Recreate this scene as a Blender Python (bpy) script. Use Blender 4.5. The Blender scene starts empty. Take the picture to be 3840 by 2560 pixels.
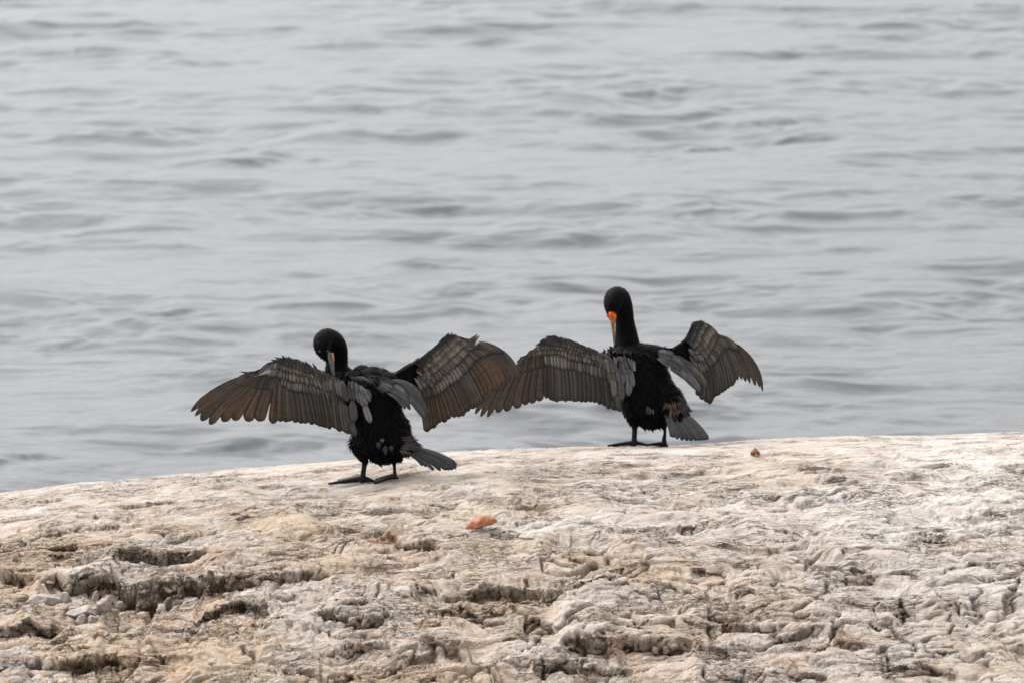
import bpy, bmesh, math, random
import numpy as np
from mathutils import Vector, Matrix, noise as mnoise

random.seed(7)
rng = np.random.default_rng(11)
scene = bpy.context.scene
COL = scene.collection

# ------------------------------------------------------------------ camera
CAM = np.array([0.0, -20.0, 3.66])
PITCH = math.radians(9.0)
FPX = 200.0 / 36.0 * 3840.0
cam_d = bpy.data.cameras.new("camera")
cam = bpy.data.objects.new("camera", cam_d)
COL.objects.link(cam)
cam.location = CAM
cam.rotation_euler = (math.pi / 2 - PITCH, 0, 0)
cam_d.lens = 200.0
cam_d.sensor_width = 36.0
cam_d.clip_start = 0.5
cam_d.clip_end = 20000
cam_d.dof.use_dof = True
cam_d.dof.focus_distance = 19.3
cam_d.dof.aperture_fstop = 7.1
scene.camera = cam

# ------------------------------------------------------------------ world: overcast daylight
SUN_EL, SUN_AZ = math.radians(56), math.radians(-48)      # az from +Y (away), negative = left
world = bpy.data.worlds.new("World")
scene.world = world
world.use_nodes = True
wn, wl = world.node_tree.nodes, world.node_tree.links
wn.clear()
sky = wn.new("ShaderNodeTexSky")
sky.sky_type = 'NISHITA'
sky.sun_disc = False
sky.sun_elevation = SUN_EL
sky.sun_rotation = SUN_AZ
sky.air_density = 1.0
sky.dust_density = 4.0
hs = wn.new("ShaderNodeHueSaturation")
hs.inputs['Saturation'].default_value = 0.04
bgn = wn.new("ShaderNodeBackground")
bgn.inputs['Strength'].default_value = 0.15
wo = wn.new("ShaderNodeOutputWorld")
wl.new(sky.outputs[0], hs.inputs['Color'])
wl.new(hs.outputs[0], bgn.inputs['Color'])
wl.new(bgn.outputs[0], wo.inputs['Surface'])

sun_d = bpy.data.lights.new("sun", 'SUN')
sun_d.energy = 1.0
sun_d.angle = math.radians(36)
sun_d.color = (1.0, 0.96, 0.9)
sun = bpy.data.objects.new("sun", sun_d)
COL.objects.link(sun)
sdir = Vector((math.sin(SUN_AZ) * math.cos(SUN_EL), math.cos(SUN_AZ) * math.cos(SUN_EL), math.sin(SUN_EL)))
sun.rotation_euler = sdir.to_track_quat('Z', 'Y').to_euler()
sun.location = (0, 0, 30)

scene.view_settings.view_transform = 'Standard'
scene.view_settings.look = 'None'
scene.view_settings.exposure = 1.20
scene.view_settings.gamma = 1.0
scene.view_settings.use_curve_mapping = False
scene.render.engine = 'CYCLES'

# ------------------------------------------------------------------ helpers
def ray(px, py):
    cx = (px - 1920.0) / FPX
    cy = -(py - 1280.0) / FPX
    c, s = math.cos(PITCH), math.sin(PITCH)
    return np.array([cx, c + cy * s, -s + cy * c])

def W(px, py, y):
    """world point seen at photo pixel (px,py) lying in the plane Y=y"""
    d = ray(px, py)
    return CAM + d * ((y - CAM[1]) / d[1])

def tag(o, label=None, cat=None, group=None, kind=None):
    if label: o['label'] = label
    if cat: o['category'] = cat
    if group: o['group'] = group
    if kind: o['kind'] = kind
    return o

def mesh_np(name, V, F, uv=None, smooth=True):
    """V (n,3), F (m,k) arrays"""
    V = np.asarray(V, dtype=np.float32); F = np.asarray(F, dtype=np.int32)
    me = bpy.data.meshes.new(name)
    me.vertices.add(len(V)); me.vertices.foreach_set('co', V.ravel())
    m, k = F.shape
    me.loops.add(m * k); me.loops.foreach_set('vertex_index', F.ravel())
    me.polygons.add(m)
    me.polygons.foreach_set('loop_start', np.arange(0, m * k, k, dtype=np.int32))
    me.polygons.foreach_set('loop_total', np.full(m, k, dtype=np.int32))
    if smooth: me.polygons.foreach_set('use_smooth', np.ones(m, dtype=bool))
    me.update(calc_edges=True)
    if uv is not None:
        ul = me.uv_layers.new(name='UVMap')
        ul.data.foreach_set('uv', np.asarray(uv, dtype=np.float32)[F.ravel()].ravel())
    return me

def link(name, me, mat=None, parent=None):
    o = bpy.data.objects.new(name, me)
    COL.objects.link(o)
    if mat is not None and me is not None and not me.materials: me.materials.append(mat)
    if parent is not None: o.parent = parent
    return o

def grid_faces(nr, nc):
    i = np.arange(nr - 1)[:, None] * nc + np.arange(nc - 1)[None, :]
    i = i.ravel()
    return np.stack([i, i + 1, i + nc + 1, i + nc], 1)

_perm = rng.permutation(256).astype(np.int32)
_perm = np.concatenate([_perm, _perm, _perm[:2]])
_ang = rng.random(256) * 2 * np.pi
_g2 = np.stack([np.cos(_ang), np.sin(_ang)], 1).astype(np.float32)
def perlin(x, y, seed=0):
    x = x + seed * 17.31; y = y + seed * 9.77
    xi = np.floor(x).astype(np.int32); yi = np.floor(y).astype(np.int32)
    xf = (x - xi).astype(np.float32); yf = (y - yi).astype(np.float32)
    xi &= 255; yi &= 255
    u = xf * xf * xf * (xf * (xf * 6 - 15) + 10); v = yf * yf * yf * (yf * (yf * 6 - 15) + 10)
    a = _perm[xi]; b = _perm[xi + 1]
    def g(h, dx, dy):
        gg = _g2[h]; return gg[..., 0] * dx + gg[..., 1] * dy
    n00 = g(_perm[a + yi], xf, yf); n10 = g(_perm[b + yi], xf - 1, yf)
    n01 = g(_perm[a + yi + 1], xf, yf - 1); n11 = g(_perm[b + yi + 1], xf - 1, yf - 1)
    return (n00 + u * (n10 - n00)) * (1 - v) + (n01 + u * (n11 - n01)) * v
def fbm(x, y, o=4, seed=0, lac=2.03, gain=0.5, ridged=False):
    s = 0; a = 1.0
    for k in range(o):
        n = perlin(x, y, seed + k * 3)
        s = s + a * ((1 - 2 * np.abs(n)) - 0.6 if ridged else n)
        x = x * lac; y = y * lac; a *= gain
    return s
_cj = rng.random((256, 3)).astype(np.float32)
def voronoi(x, y, seed=0):
    """F1, F2, cell random"""
    x = x + seed * 5.3; y = y + seed * 8.1
    xi = np.floor(x).astype(np.int32); yi = np.floor(y).astype(np.int32)
    f1 = np.full(x.shape, 9.0, np.float32); f2 = f1.copy(); cr = np.zeros(x.shape, np.float32)
    for i in (-1, 0, 1):
        for j in (-1, 0, 1):
            cx, cy = xi + i, yi + j
            h = _perm[_perm[cx & 255] + (cy & 255)]
            c = _cj[h]
            d = np.sqrt((cx + c[..., 0] - x) ** 2 + (cy + c[..., 1] - y) ** 2).astype(np.float32)
            m = d < f1
            f2 = np.where(m, f1, np.minimum(f2, d)); cr = np.where(m, c[..., 2], cr); f1 = np.where(m, d, f1)
    return f1, f2, cr
def sstep(a, b, x):
    t = np.clip((x - a) / (b - a), 0, 1); return t * t * (3 - 2 * t)

# ------------------------------------------------------------------ material helpers
def new_mat(name):
    m = bpy.data.materials.new(name); m.use_nodes = True
    nt = m.node_tree; nt.nodes.clear()
    out = nt.nodes.new('ShaderNodeOutputMaterial')
    b = nt.nodes.new('ShaderNodeBsdfPrincipled')
    nt.links.new(b.outputs[0], out.inputs['Surface'])
    return m, nt, b, out
def N(nt, t, **kw):
    n = nt.nodes.new(t)
    for k, v in kw.items(): setattr(n, k, v)
    return n
def setin(n, **kw):
    for k, v in kw.items(): n.inputs[k].default_value = v
def math_n(nt, op, a=None, b=None, c=None, clamp=False):
    n = N(nt, 'ShaderNodeMath', operation=op, use_clamp=clamp)
    for i, v in enumerate((a, b, c)):
        if v is None: continue
        if isinstance(v, (int, float)): n.inputs[i].default_value = v
        else: nt.links.new(v, n.inputs[i])
    return n.outputs[0]
def mixc(nt, fac, a, b, mode='MIX'):
    n = N(nt, 'ShaderNodeMix', data_type='RGBA', blend_type=mode)
    for s, v in ((n.inputs[0], fac), (n.inputs[6], a), (n.inputs[7], b)):
        if isinstance(v, (int, float)): s.default_value = v
        elif isinstance(v, tuple): s.default_value = (*v, 1.0)
        else: nt.links.new(v, s)
    return n.outputs[2]
def mrange(nt, v, a, b, c=0.0, d=1.0, smooth=True):
    n = N(nt, 'ShaderNodeMapRange', interpolation_type='SMOOTHSTEP' if smooth else 'LINEAR')
    nt.links.new(v, n.inputs[0])
    for i, x in enumerate((a, b, c, d)): n.inputs[i + 1].default_value = x
    return n.outputs[0]
def noise_n(nt, vec, scale, detail=4, rough=0.5, dist=0.0, mapscale=None):
    if mapscale:
        mp = N(nt, 'ShaderNodeMapping'); mp.inputs['Scale'].default_value = mapscale
        nt.links.new(vec, mp.inputs[0]); vec = mp.outputs[0]
    n = N(nt, 'ShaderNodeTexNoise')
    nt.links.new(vec, n.inputs['Vector'])
    setin(n, Scale=scale, Detail=detail, Roughness=rough, Distortion=dist)
    return n.outputs['Fac']

# =================================================================== ROCK
# crest line of the rock as the photograph shows it (photo pixels)
SIL = np.array([(-2600, 2350), (-900, 1985), (-300, 1880), (0, 1850), (200, 1815), (350, 1805), (500, 1795), (800, 1765), (1060, 1745),
                (1300, 1728), (1700, 1690), (2000, 1680), (2300, 1674), (2640, 1668), (2900, 1646),
                (3100, 1636), (3300, 1633), (3450, 1637), (3840, 1618), (4300, 1600), (5200, 1640), (6600, 1900)], float)
Y0, KC = -0.45, 0.060
def prof(y):
    d = y - Y0
    return -KC * d * d - 0.012 * np.maximum(-d - 1.6, 0) ** 2 * 0
def elev_py(y, z):
    """pixel row of a point at depth y, height z (x only shifts columns)"""
    dy, dz = y - CAM[1], z - CAM[2]
    c, s = math.cos(PITCH), math.sin(PITCH)
    f = dy * c - dz * s; u = dy * s + dz * c
    return 1280 - FPX * u / f
_ys = np.linspace(-1.0, 2.5, 500)
def crest_height(px):
    pyt = np.interp(px, SIL[:, 0], SIL[:, 1])
    h = 0.0
    for _ in range(6):
        r = elev_py(_ys, prof(_ys) + h)
        k = np.argmin(r)
        h += (r[k] - pyt) / FPX * (_ys[k] - CAM[1])
    return h, _ys[k]
_px = np.linspace(-2600, 6600, 185)
_hx = np.array([crest_height(p)[0] for p in _px])
YC = crest_height(2000)[1]
_xw = (_px - 1920) / FPX * (YC - CAM[1]) * 1.0
_hx = np.convolve(np.pad(_hx, 3, mode='edge'), np.ones(7) / 7, mode='valid')
def base_z(x, y):
    xs = x * (YC - CAM[1]) / (y - CAM[1]) if not np.isscalar(y) else x * (YC - CAM[1]) / (y - CAM[1])
    xs = x * 0.75 + xs * 0.25
    return np.interp(xs, _xw, _hx) + prof(y)
def hit_base(px, py):
    d = ray(px, py)
    ts = np.linspace(14.5, 23, 1800) / d[1]
    P = CAM[None] + ts[:, None] * d[None]
    below = P[:, 2] < base_z(P[:, 0], P[:, 1])
    k = np.argmax(below) if below.any() else np.argmin(np.abs(P[:, 1] - YC))
    return P[k]

# broken ledges: top edge in photo pixels, height of the face in photo pixels, ledge recovery length (m)
SC = [
 ([(177,2050),(305,2042),(435,2045)],28,.22), ([(430,2075),(544,2067),(680,2075),(800,2061)],62,.40),
 ([(425,2150),(544,2148),(600,2150)],95,.5), ([(560,2148),(707,2154),(780,2158)],75,.5), ([(740,2162),(827,2165),(898,2148),(996,2137)],55,.4), ([(960,2142),(1088,2148),(1250,2137)],44,.35),
 ([(-200,2120),(0,2126),(70,2146),(150,2150)],62,.30), ([(150,2165),(250,2180),(330,2172),(430,2165)],55,.28),
 ([(-100,2330),(109,2322),(190,2339),(261,2322)],40,.25),
 ([(724,2252),(843,2235),(980,2252),(1034,2262)],38,.20), ([(87,2461),(218,2448),(348,2448),(435,2453),(517,2480)],48,.25),
 ([(1180,2290),(1290,2288),(1380,2300),(1460,2310)],48,.25), ([(1329,2004),(1390,1996),(1455,1999),(1500,2012)],20,.10),
 ([(1480,2006),(1565,2032),(1664,2035)],30,.20), ([(1538,2194),(1664,2194),(1750,2200)],26,.2),
 ([(1730,2186),(1806,2178),(1883,2168),(1993,2188),(2114,2210)],52,.30),
 ([(1960,2309),(2026,2303),(2097,2331)],20,.12), ([(2103,2375),(2185,2369),(2267,2380),(2306,2407)],58,.25),
 ([(2300,2380),(2393,2369),(2460,2391),(2600,2386)],50,.3), ([(1571,2402),(1664,2413),(1763,2435)],24,.15),
 ([(1200,2405),(1346,2418),(1423,2407),(1500,2429)],26,.18), ([(2075,2062),(2135,2078),(2212,2095)],16,.12),
 ([(2621,2279),(2713,2292),(2817,2310),(2903,2328),(2988,2335),(3099,2328)],30,.25),
 ([(3031,2377),(3141,2383),(3282,2390)],24,.15), ([(2600,2418),(2713,2420),(2835,2439)],20,.15),
 ([(2940,2512),(3025,2512),(3111,2530)],28,.15), ([(3295,2481),(3417,2488),(3515,2494),(3600,2518)],28,.2),
 ([(3405,2028),(3515,2028),(3600,2035)],10,.1), ([(3570,2258),(3650,2280),(3700,2275)],22,.15),
 ([(3172,2139),(3295,2151),(3417,2145),(3478,2169)],16,.15), ([(2591,2114),(2682,2120),(2744,2139)],18,.15),
 ([(2682,2518),(2805,2530),(2866,2518)],24,.2), ([(3500,2120),(3640,2105),(3760,2125)],12,.12),
 ([(1690,2250),(1800,2262),(1930,2255)],22,.15), ([(2300,2200),(2420,2180),(2560,2215)],20,.15),
 ([(2150,2150),(2260,2140),(2350,2165)],16,.12), ([(300,1915),(520,1905),(700,1880)],8,.10),
 ([(1850,1990),(1935,2000),(2010,2012)],12,.1), ([(2000,2480),(2120,2470),(2260,2490)],24,.18),
 ([(560,2300),(650,2290),(760,2310)],20,.15), ([(1050,2500),(1200,2490),(1330,2500)],22,.15),
 ([(3150,2250),(3300,2240),(3420,2262)],14,.12), ([(2900,1975),(3010,1985),(3100,1975)],9,.08),
]
SCW = []
for pts, h, L in SC:
    w = np.array([hit_base(*p)[:2] for p in pts])
    SCW.append((w, h * 0.00082, L))

def scarp_fields(X, Y, wx):
    dz = np.zeros_like(X); face = np.zeros_like(X); foot = np.zeros_like(X)
    for w, h, L in SCW:
        x0, x1 = w[0, 0], w[-1, 0]
        cols = np.where((X[0] > x0 - .02) & (X[0] < x1 + .02))[0]
        if not len(cols): continue
        a, b = cols[0], cols[-1] + 1
        x = X[:, a:b]
        t = (x - x0) / (x1 - x0)
        end = np.clip(np.minimum(t, 1 - t) / 0.16, 0, 1) ** 0.6
        yl = np.interp(x, w[:, 0], w[:, 1]) + wx[:, a:b]
        d = Y[:, a:b] - yl                       # <0 : in front of the edge (towards the camera)
        run = 0.26 * h + 0.005
        drop = sstep(0, -run, d)
        rec = np.exp(-np.maximum(-d - run, 0) / L)
        hh = h * end
        dz[:, a:b] -= hh * drop * rec
        dz[:, a:b] += hh * 0.18 * np.exp(-np.maximum(d, 0) / 0.05) * (1 - drop)   # slightly raised lip
        face[:, a:b] = np.maximum(face[:, a:b], drop * sstep(-run * 2.4, -run * 0.9, d) * np.clip(end * 1.3, 0, 1))
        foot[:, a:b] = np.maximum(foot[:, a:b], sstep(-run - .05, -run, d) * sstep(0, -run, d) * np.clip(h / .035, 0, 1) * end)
    return dz, face, foot

# grid: dense where the photograph shows it, coarse outside
NXD = 1080
xd = np.linspace(-1.98, 1.98, NXD)
step = xd[1] - xd[0]
outx = 1.98 + np.cumsum(step * 1.12 ** np.arange(1, 55)); outx = outx[outx < 9]
xs = np.concatenate([-outx[::-1], xd, outx])
ND = 1500
yd = np.linspace(-2.75, 1.75, ND)
X, Y = np.meshgrid(xs, yd)
X = X.astype(np.float64)
bz = base_z(X, Y)
front = sstep(1.0, -0.9, Y)                      # rougher towards the camera
edge = sstep(3.5, 2.2, np.abs(X))
_a, _b, _cr = voronoi((X + .02 * fbm(X * 11, Y * 11, 2, 6)) * 7.5, Y * 5.0, 4)
wx = fbm(X * 7, Y * 9, 3, 5) * 0.055 + fbm(X * 30, Y * 20, 2, 8) * 0.006 + (_cr - .5) * .055
sc, face, foot = scarp_fields(X, Y, wx)
big = (fbm(X * 1.3, Y * 2.4, 3, 21) * 0.035 + fbm(X * 4.2, Y * 6.5, 2, 23) * 0.018) * front
# bedding: gentle terraces that drop towards the camera, fading in and out
wq = Y + 0.10 * X + fbm(X * 1.7, Y * 3.0, 3, 31) * 0.42
def terr(freq, seed, amp, lo, hi):
    s = wq * freq + fbm(X * 6, Y * 6, 2, seed) * 0.30
    f = s - np.floor(s)
    m = sstep(lo, hi, fbm(X * 3.2, Y * 5.5, 2, seed + 7) + 0.12)
    return -amp * np.where(f < .93, f / .93, (1 - f) / .07) * m          # sinks slowly, then steps up away from the camera
ter = terr(2.6, 41, 0.024, -0.05, 0.35) * (0.3 + 0.7 * front) + terr(6.5, 51, 0.011, -0.05, 0.3) * (0.25 + 0.75 * front)
Z = bz + sc + (big + ter) * edge
# re-sample every column by arc length so the faces of the ledges get rows of their own
NR = 940
ds = np.sqrt(np.diff(Y, axis=0) ** 2 + (np.diff(Z, axis=0) * 3.0) ** 2)
def boxblur(A, k):                                # along columns (x), keeps neighbouring columns in step
    c_ = np.cumsum(np.pad(A, ((0, 0), (k + 1, k)), mode='edge'), axis=1); return (c_[:, 2 * k + 1:] - c_[:, :-2 * k - 1]) / (2 * k + 1)
ds = boxblur(boxblur(ds, 11), 11)
ds = boxblur(boxblur(ds.T, 4), 4).T
S = np.vstack([np.zeros((1, X.shape[1])), np.cumsum(ds, 0)])
Yr = np.empty((NR, X.shape[1])); Zr = np.empty_like(Yr); Fr = np.empty_like(Yr); Rr = np.empty_like(Yr)
for c in range(X.shape[1]):
    q = np.linspace(0, S[-1, c], NR)
    Yr[:, c] = np.interp(q, S[:, c], Y[:, c]); Zr[:, c] = np.interp(q, S[:, c], Z[:, c])
    Fr[:, c] = np.interp(q, S[:, c], face[:, c]); Rr[:, c] = np.interp(q, S[:, c], foot[:, c])
Xr = np.broadcast_to(xs, Yr.shape).copy()
ZS = Yr + 1.6 * (Zr - base_z(Xr, Yr)) * -1.0      # a surface coordinate that keeps running down the faces
P = np.stack([Xr, Yr, Zr], -1)
def normals(P):
    du = np.gradient(P, axis=1); dv = np.gradient(P, axis=0)
    n = np.cross(du, dv); return n / np.maximum(np.linalg.norm(n, axis=-1, keepdims=True), 1e-9)
NN = normals(P)
frontr = sstep(0.8, -1.5, Yr)
rough = 0.40 + 0.60 * frontr
lumpy = sstep(-0.15, 0.3, fbm(Xr * 2.1, Yr * 2.6, 2, 77) + 0.2 * frontr)
fx = fbm(Xr * 12, ZS * 14, 2, 88) * 0.035
f1, f2, cr = voronoi((Xr + fx) * 9, (ZS + fx) * 24 + (Xr) * 2.4, 1)
g1, g2, gr = voronoi((Xr + fx * .6) * 27, (ZS + fx * .6) * 70, 2)
h1, h2, hr = voronoi((Xr + fx * .4) * 58, (ZS + fx * .4) * 150, 3)
crack1 = sstep(0.0, 0.10, f2 - f1); crack2 = sstep(0.0, 0.16, g2 - g1)
D = (cr - 0.5) * (0.002 + 0.009 * frontr ** 1.5) * lumpy + (crack1 - 1) * 0.008 * lumpy * (0.3 + 0.7 * (cr > .35))
D += (0.5 - g1) * 0.0040 * (0.3 + 0.7 * lumpy) + (crack2 - 1) * 0.0022 + (gr - .5) * .0022 * (.3 + frontr)
D += (0.5 - h1) * 0.0012
def flakes(fr, seed, amp, wa):
    q_ = ZS * fr - Xr * fr * .16 + fbm(Xr * 1.5 + seed, ZS * 6.0, 3, seed, gain=.4) * wa
    k_ = np.floor(q_); f_ = q_ - k_
    bk = perlin(Xr * (fr * .22) + k_ * 3.7, k_ * 5.31 + .37, seed) * 1.1 + .5            # each flake is broken off at its own length
    return amp * (np.where(f_ > .18, 1 - (f_ - .18) / .82, f_ / .18) * (.25 + 1.2 * bk) )
D += flakes(17.0, 131, 0.0095, 2.6) * (.35 + .65 * sstep(-.2, .3, fbm(Xr * 3, ZS * 3, 2, 133)))
D += flakes(43.0, 141, 0.0042, 3.5)
D += fbm(Xr * 3.2 + fx * 12, ZS * 22 + Xr * 3 + fx * 20, 4, 61, gain=.42) * 0.012
D += fbm(Xr * 17 + fx * 20, ZS * 100 + Xr * 9, 3, 66) * 0.0030
wp = fbm(Xr * 3.1 + .37, ZS * 5.3, 3, 95) * .5
ck = fbm(Xr * 3.3 + wp, ZS * 11.0 + Xr * 1.5 + wp * 2.0, 2, 93)
LC = (1 - sstep(0.0, 0.055, np.abs(ck - .17))) * sstep(-.1, .25, fbm(Xr * 2.7, ZS * 4.1, 2, 97) + .1)
ck = fbm(Xr * 8.3 + wp * 3, ZS * 24.0 + wp * 5.0, 2, 103)
LC2 = (1 - sstep(0.0, 0.09, np.abs(ck - .15))) * sstep(-.1, .3, fbm(Xr * 4.7, ZS * 6.1, 2, 107) + .05)
D -= LC * 0.026 * (0.35 + 0.65 * frontr) + LC2 * .006
bw = fbm(Xr * 4, ZS * 5, 3, 111) * .10
b1, b2, br = voronoi((Xr + bw) * 5.2, (ZS + bw) * 8.5 + Xr * 1.2, 9)
bc = sstep(0.0, 0.10, b2 - b1)
bm_ = sstep(-1.0, -1.7, Yr + .5 * fbm(Xr * 1.1, ZS * 1.6, 2, 113)) * sstep(-.12, .12, fbm(Xr * 1.9, ZS * 2.3, 2, 117) + .06)
D *= rough * (.72 + .28 * sstep(1.0, -1.0, Xr))
D += bm_ * ((.45 - b1) * .017 + (br - .5) * .010 + (bc - 1) * .018)
k1, k2, kr = voronoi((Xr + fx) * 17, (ZS + fx) * 15, 6)
kc = sstep(0.0, 0.12, k2 - k1)
D += Fr * (fbm(Xr * 20, ZS * 24, 4, 70) * 0.014 + (kr - .5) * .026 + (kc - 1) * .012)        # blocky, vertically jointed faces
# the birds stand on smooth spots
for fxp, fyp in ((1355, 1806), (1480, 1800), (2378, 1668), (2490, 1668)):
    q = hit_base(fxp, fyp)
    D *= 1 - 0.75 * np.exp(-(((Xr - q[0]) / .14) ** 2 + ((Yr - q[1]) / .10) ** 2))
D *= sstep(5.0, 2.1, np.abs(Xr)) * 0.9 + 0.1
P = P + NN * D[..., None]
# rows in front (towards the camera) and behind, running down into the sea
def skirt(row, outward, n, sgn):
    rows = []
    base = row.copy()
    for k in range(1, n + 1):
        f = k / n
        r = base.copy()
        r[:, 1] += sgn * outward * f ** 1.3
        r[:, 2] = base[:, 2] * (1 - f ** 1.5) + (-3.0) * f ** 1.5
        r[:, 2] += fbm(r[:, 0] * 1.5, r[:, 1] * 1.5, 3, 12) * 0.12 * min(1, f * 3) * (1 - f)
        rows.append(r)
    return np.array(rows)
bk = skirt(P[-1], 3.5, 30, +1); fr = skirt(P[0], 9.0, 60, -1)[::-1]
nfr = len(fr)
PA = np.concatenate([fr, P, bk], 0)
# the far sides sink into the sea too
ax = np.abs(PA[..., 0]); side = sstep(3.2, 8.5, ax)
PA[..., 2] = PA[..., 2] * (1 - side) + (-3.0) * side
def padf(A): return np.concatenate([np.repeat(A[:1], nfr, 0), A, np.repeat(A[-1:], len(bk), 0)], 0)
me = mesh_np("rock", PA.reshape(-1, 3), grid_faces(*PA.shape[:2]))
def vattr(me, name, arr):
    a = me.attributes.new(name, 'FLOAT', 'POINT'); a.data.foreach_set('value', arr.astype(np.float32).ravel())
# rust / dirt that belongs to the freshly broken faces, long cracks and pits
rustA = np.clip(Fr * (0.55 + 1.2 * fbm(Xr * 7, ZS * 9, 2, 17)), 0, 1)
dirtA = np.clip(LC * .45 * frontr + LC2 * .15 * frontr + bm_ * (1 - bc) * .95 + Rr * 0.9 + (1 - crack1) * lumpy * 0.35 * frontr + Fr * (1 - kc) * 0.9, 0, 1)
stainA = np.zeros_like(Xr); yelA = np.zeros_like(Xr); whiA = np.zeros_like(Xr)
def blob(A, px, py, wpx, hpx, amp=1.0):
    q = hit_base(px, py); qq = hit_base(px, py - hpx)
    sx = wpx / FPX * 20; sy = max(abs(qq[1] - q[1]), .02)
    e = ((Xr - q[0]) / sx) ** 2 + ((Yr - q[1]) / sy) ** 2
    A += amp * np.exp(-e)
for b in ((280,2058,120,16,1),(1440,2012,110,16,1.3),(1620,2050,90,18,.7),(1870,2200,110,26,.7),(1750,2215,60,20,.5),(2310,2410,55,40,1.0),(3150,2390,120,16,.9),
          (2800,2290,120,25,.5),(640,2230,170,60,.45),(830,2095,60,40,.6),(3540,2036,60,8,.9),(2960,2500,60,25,.6),(420,2180,60,20,.7),(90,2170,90,30,.5),
          (2560,2440,130,60,.5),(3300,1680,60,6,.6),(1400,2560,200,60,.35),(600,2500,250,60,.35)):
    blob(stainA, *b)
for b in ((1640,1925,190,45,.9),(1050,1935,140,25,.6),(3040,1785,60,15,.5),(2800,1830,50,12,.4)): blob(yelA, *b)
for b in ((2150,1960,330,50,.8),(3600,1730,330,90,.9),(1900,1800,28,6,1.2),(2750,1900,60,14,.9),(3350,1990,200,50,.5),(1750,1700,90,5,.8),(2500,1690,200,8,.7),
          (3000,1880,350,80,.6),(3500,1950,400,120,.6),(3650,2200,300,90,.45),(2300,1800,250,40,.35),(150,1900,90,15,.4)): blob(whiA, *b)
for nm, A in (('rust', rustA), ('dirt', dirtA), ('stain', stainA), ('yellow', yelA), ('white', whiA), ('warm', frontr * (.40 + .60 * sstep(1.9, -1.3, Xr + .25 * fbm(Xr, Yr, 2, 151))))):
    vattr(me, nm, padf(A))

m, nt, b, out = new_mat("quartzite_rock")
tc = N(nt, 'ShaderNodeTexCoord').outputs['Object']
def att(n):
    a = N(nt, 'ShaderNodeAttribute'); a.attribute_name = n; return a.outputs['Fac']
n_big = noise_n(nt, tc, 1.7, 5, .6, .4, (1, 1.6, 2.5))
n_mid = noise_n(nt, tc, 9, 5, .62, .6, (1, 2.0, 3))
n_mid2 = noise_n(nt, tc, 18, 5, .66, 1.2, (1, 2.4, 3))
n_fin = noise_n(nt, tc, 95, 4, .7, .3, (1, 2.2, 2))
n_vf = noise_n(nt, tc, 330, 2, .7)
n_str = noise_n(nt, tc, 14, 5, .7, .8, (.35, 3.2, 5))
c = mixc(nt, mrange(nt, n_mid, .35, .65), (0.385, 0.312, 0.255), (0.515, 0.468, 0.432))
c = mixc(nt, math_n(nt, 'MULTIPLY', mrange(nt, n_str, .48, .66), .50), c, (0.290, 0.265, 0.245))
wm = math_n(nt, 'MULTIPLY', mrange(nt, n_big, .38, .62), math_n(nt, 'MULTIPLY_ADD', att('warm'), .55, .12))
c = mixc(nt, wm, c, (0.430, 0.300, 0.188))
c = mixc(nt, math_n(nt, 'MULTIPLY', mrange(nt, n_mid2, .55, .69), math_n(nt, 'MULTIPLY_ADD', att('warm'), .60, .22)), c, (0.375, 0.215, 0.108))
c = mixc(nt, math_n(nt, 'MULTIPLY', mrange(nt, n_fin, .55, .70), .50), c, (0.190, 0.148, 0.117))
c = mixc(nt, math_n(nt, 'MULTIPLY', mrange(nt, n_vf, .58, .75), .5), c, (0.585, 0.571, 0.556))
c = mixc(nt, math_n(nt, 'MULTIPLY', att('yellow'), mrange(nt, n_mid2, .35, .6, .15, .6)), c, (0.433, 0.351, 0.211))
c = mixc(nt, math_n(nt, 'MULTIPLY', att('white'), mrange(nt, n_mid, .3, .6, .3, .95), clamp=True), c, (0.550, 0.524, 0.497))
c = mixc(nt, math_n(nt, 'MULTIPLY', att('rust'), mrange(nt, n_mid2, .3, .65, .45, .95), clamp=True), c, (.37, .275, .175))
c = mixc(nt, math_n(nt, 'MULTIPLY', att('stain'), mrange(nt, n_mid2, .35, .6, .3, .9), clamp=True), c, (0.275, 0.140, 0.064))
# thin weathered cracks and seams, stretched along the bedding
def seam(scale, ms, width, dist, amount, colr, c):
    n_ = noise_n(nt, tc, scale, 3, .55, dist, ms)
    ln = mrange(nt, math_n(nt, 'ABSOLUTE', math_n(nt, 'SUBTRACT', n_, .5)), width, 0.0)
    ln = math_n(nt, 'MULTIPLY', ln, mrange(nt, n_big2, .45, .6))
    return ln, mixc(nt, math_n(nt, 'MULTIPLY', ln, amount), c, colr)
n_big2 = noise_n(nt, tc, 4.5, 3, .6)
l1, c = seam(3.2, (0.8, 3.2, 3), .013, 1.2, .85, (0.075, 0.048, 0.032), c)
l2, c = seam(9.0, (.7, 2.8, 3), .026, .8, .8, (0.150, 0.085, 0.048), c)
l3, c = seam(24.0, (.6, 2.6, 3), .035, .6, .45, (0.165, 0.112, 0.078), c)
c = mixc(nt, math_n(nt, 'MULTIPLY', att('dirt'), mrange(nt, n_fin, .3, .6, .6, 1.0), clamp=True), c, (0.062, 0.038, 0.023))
nt.links.new(c, b.inputs['Base Color'])
setin(b, Roughness=.72); b.inputs['Specular IOR Level'].default_value = .35
bp = N(nt, 'ShaderNodeBump'); setin(bp, Strength=1.0, Distance=.006)
n_st2 = noise_n(nt, tc, 60, 4, .65, .6, (.4, 2.4, 2.4))
hsum = math_n(nt, 'ADD', math_n(nt, 'ADD', n_fin, math_n(nt, 'MULTIPLY', n_vf, .35)), n_st2)
hsum = math_n(nt, 'SUBTRACT', hsum, math_n(nt, 'ADD', math_n(nt, 'ADD', l1, l2), math_n(nt, 'MULTIPLY', l3, .6)))
nt.links.new(hsum, bp.inputs['Height']); nt.links.new(bp.outputs[0], b.inputs['Normal'])
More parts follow.
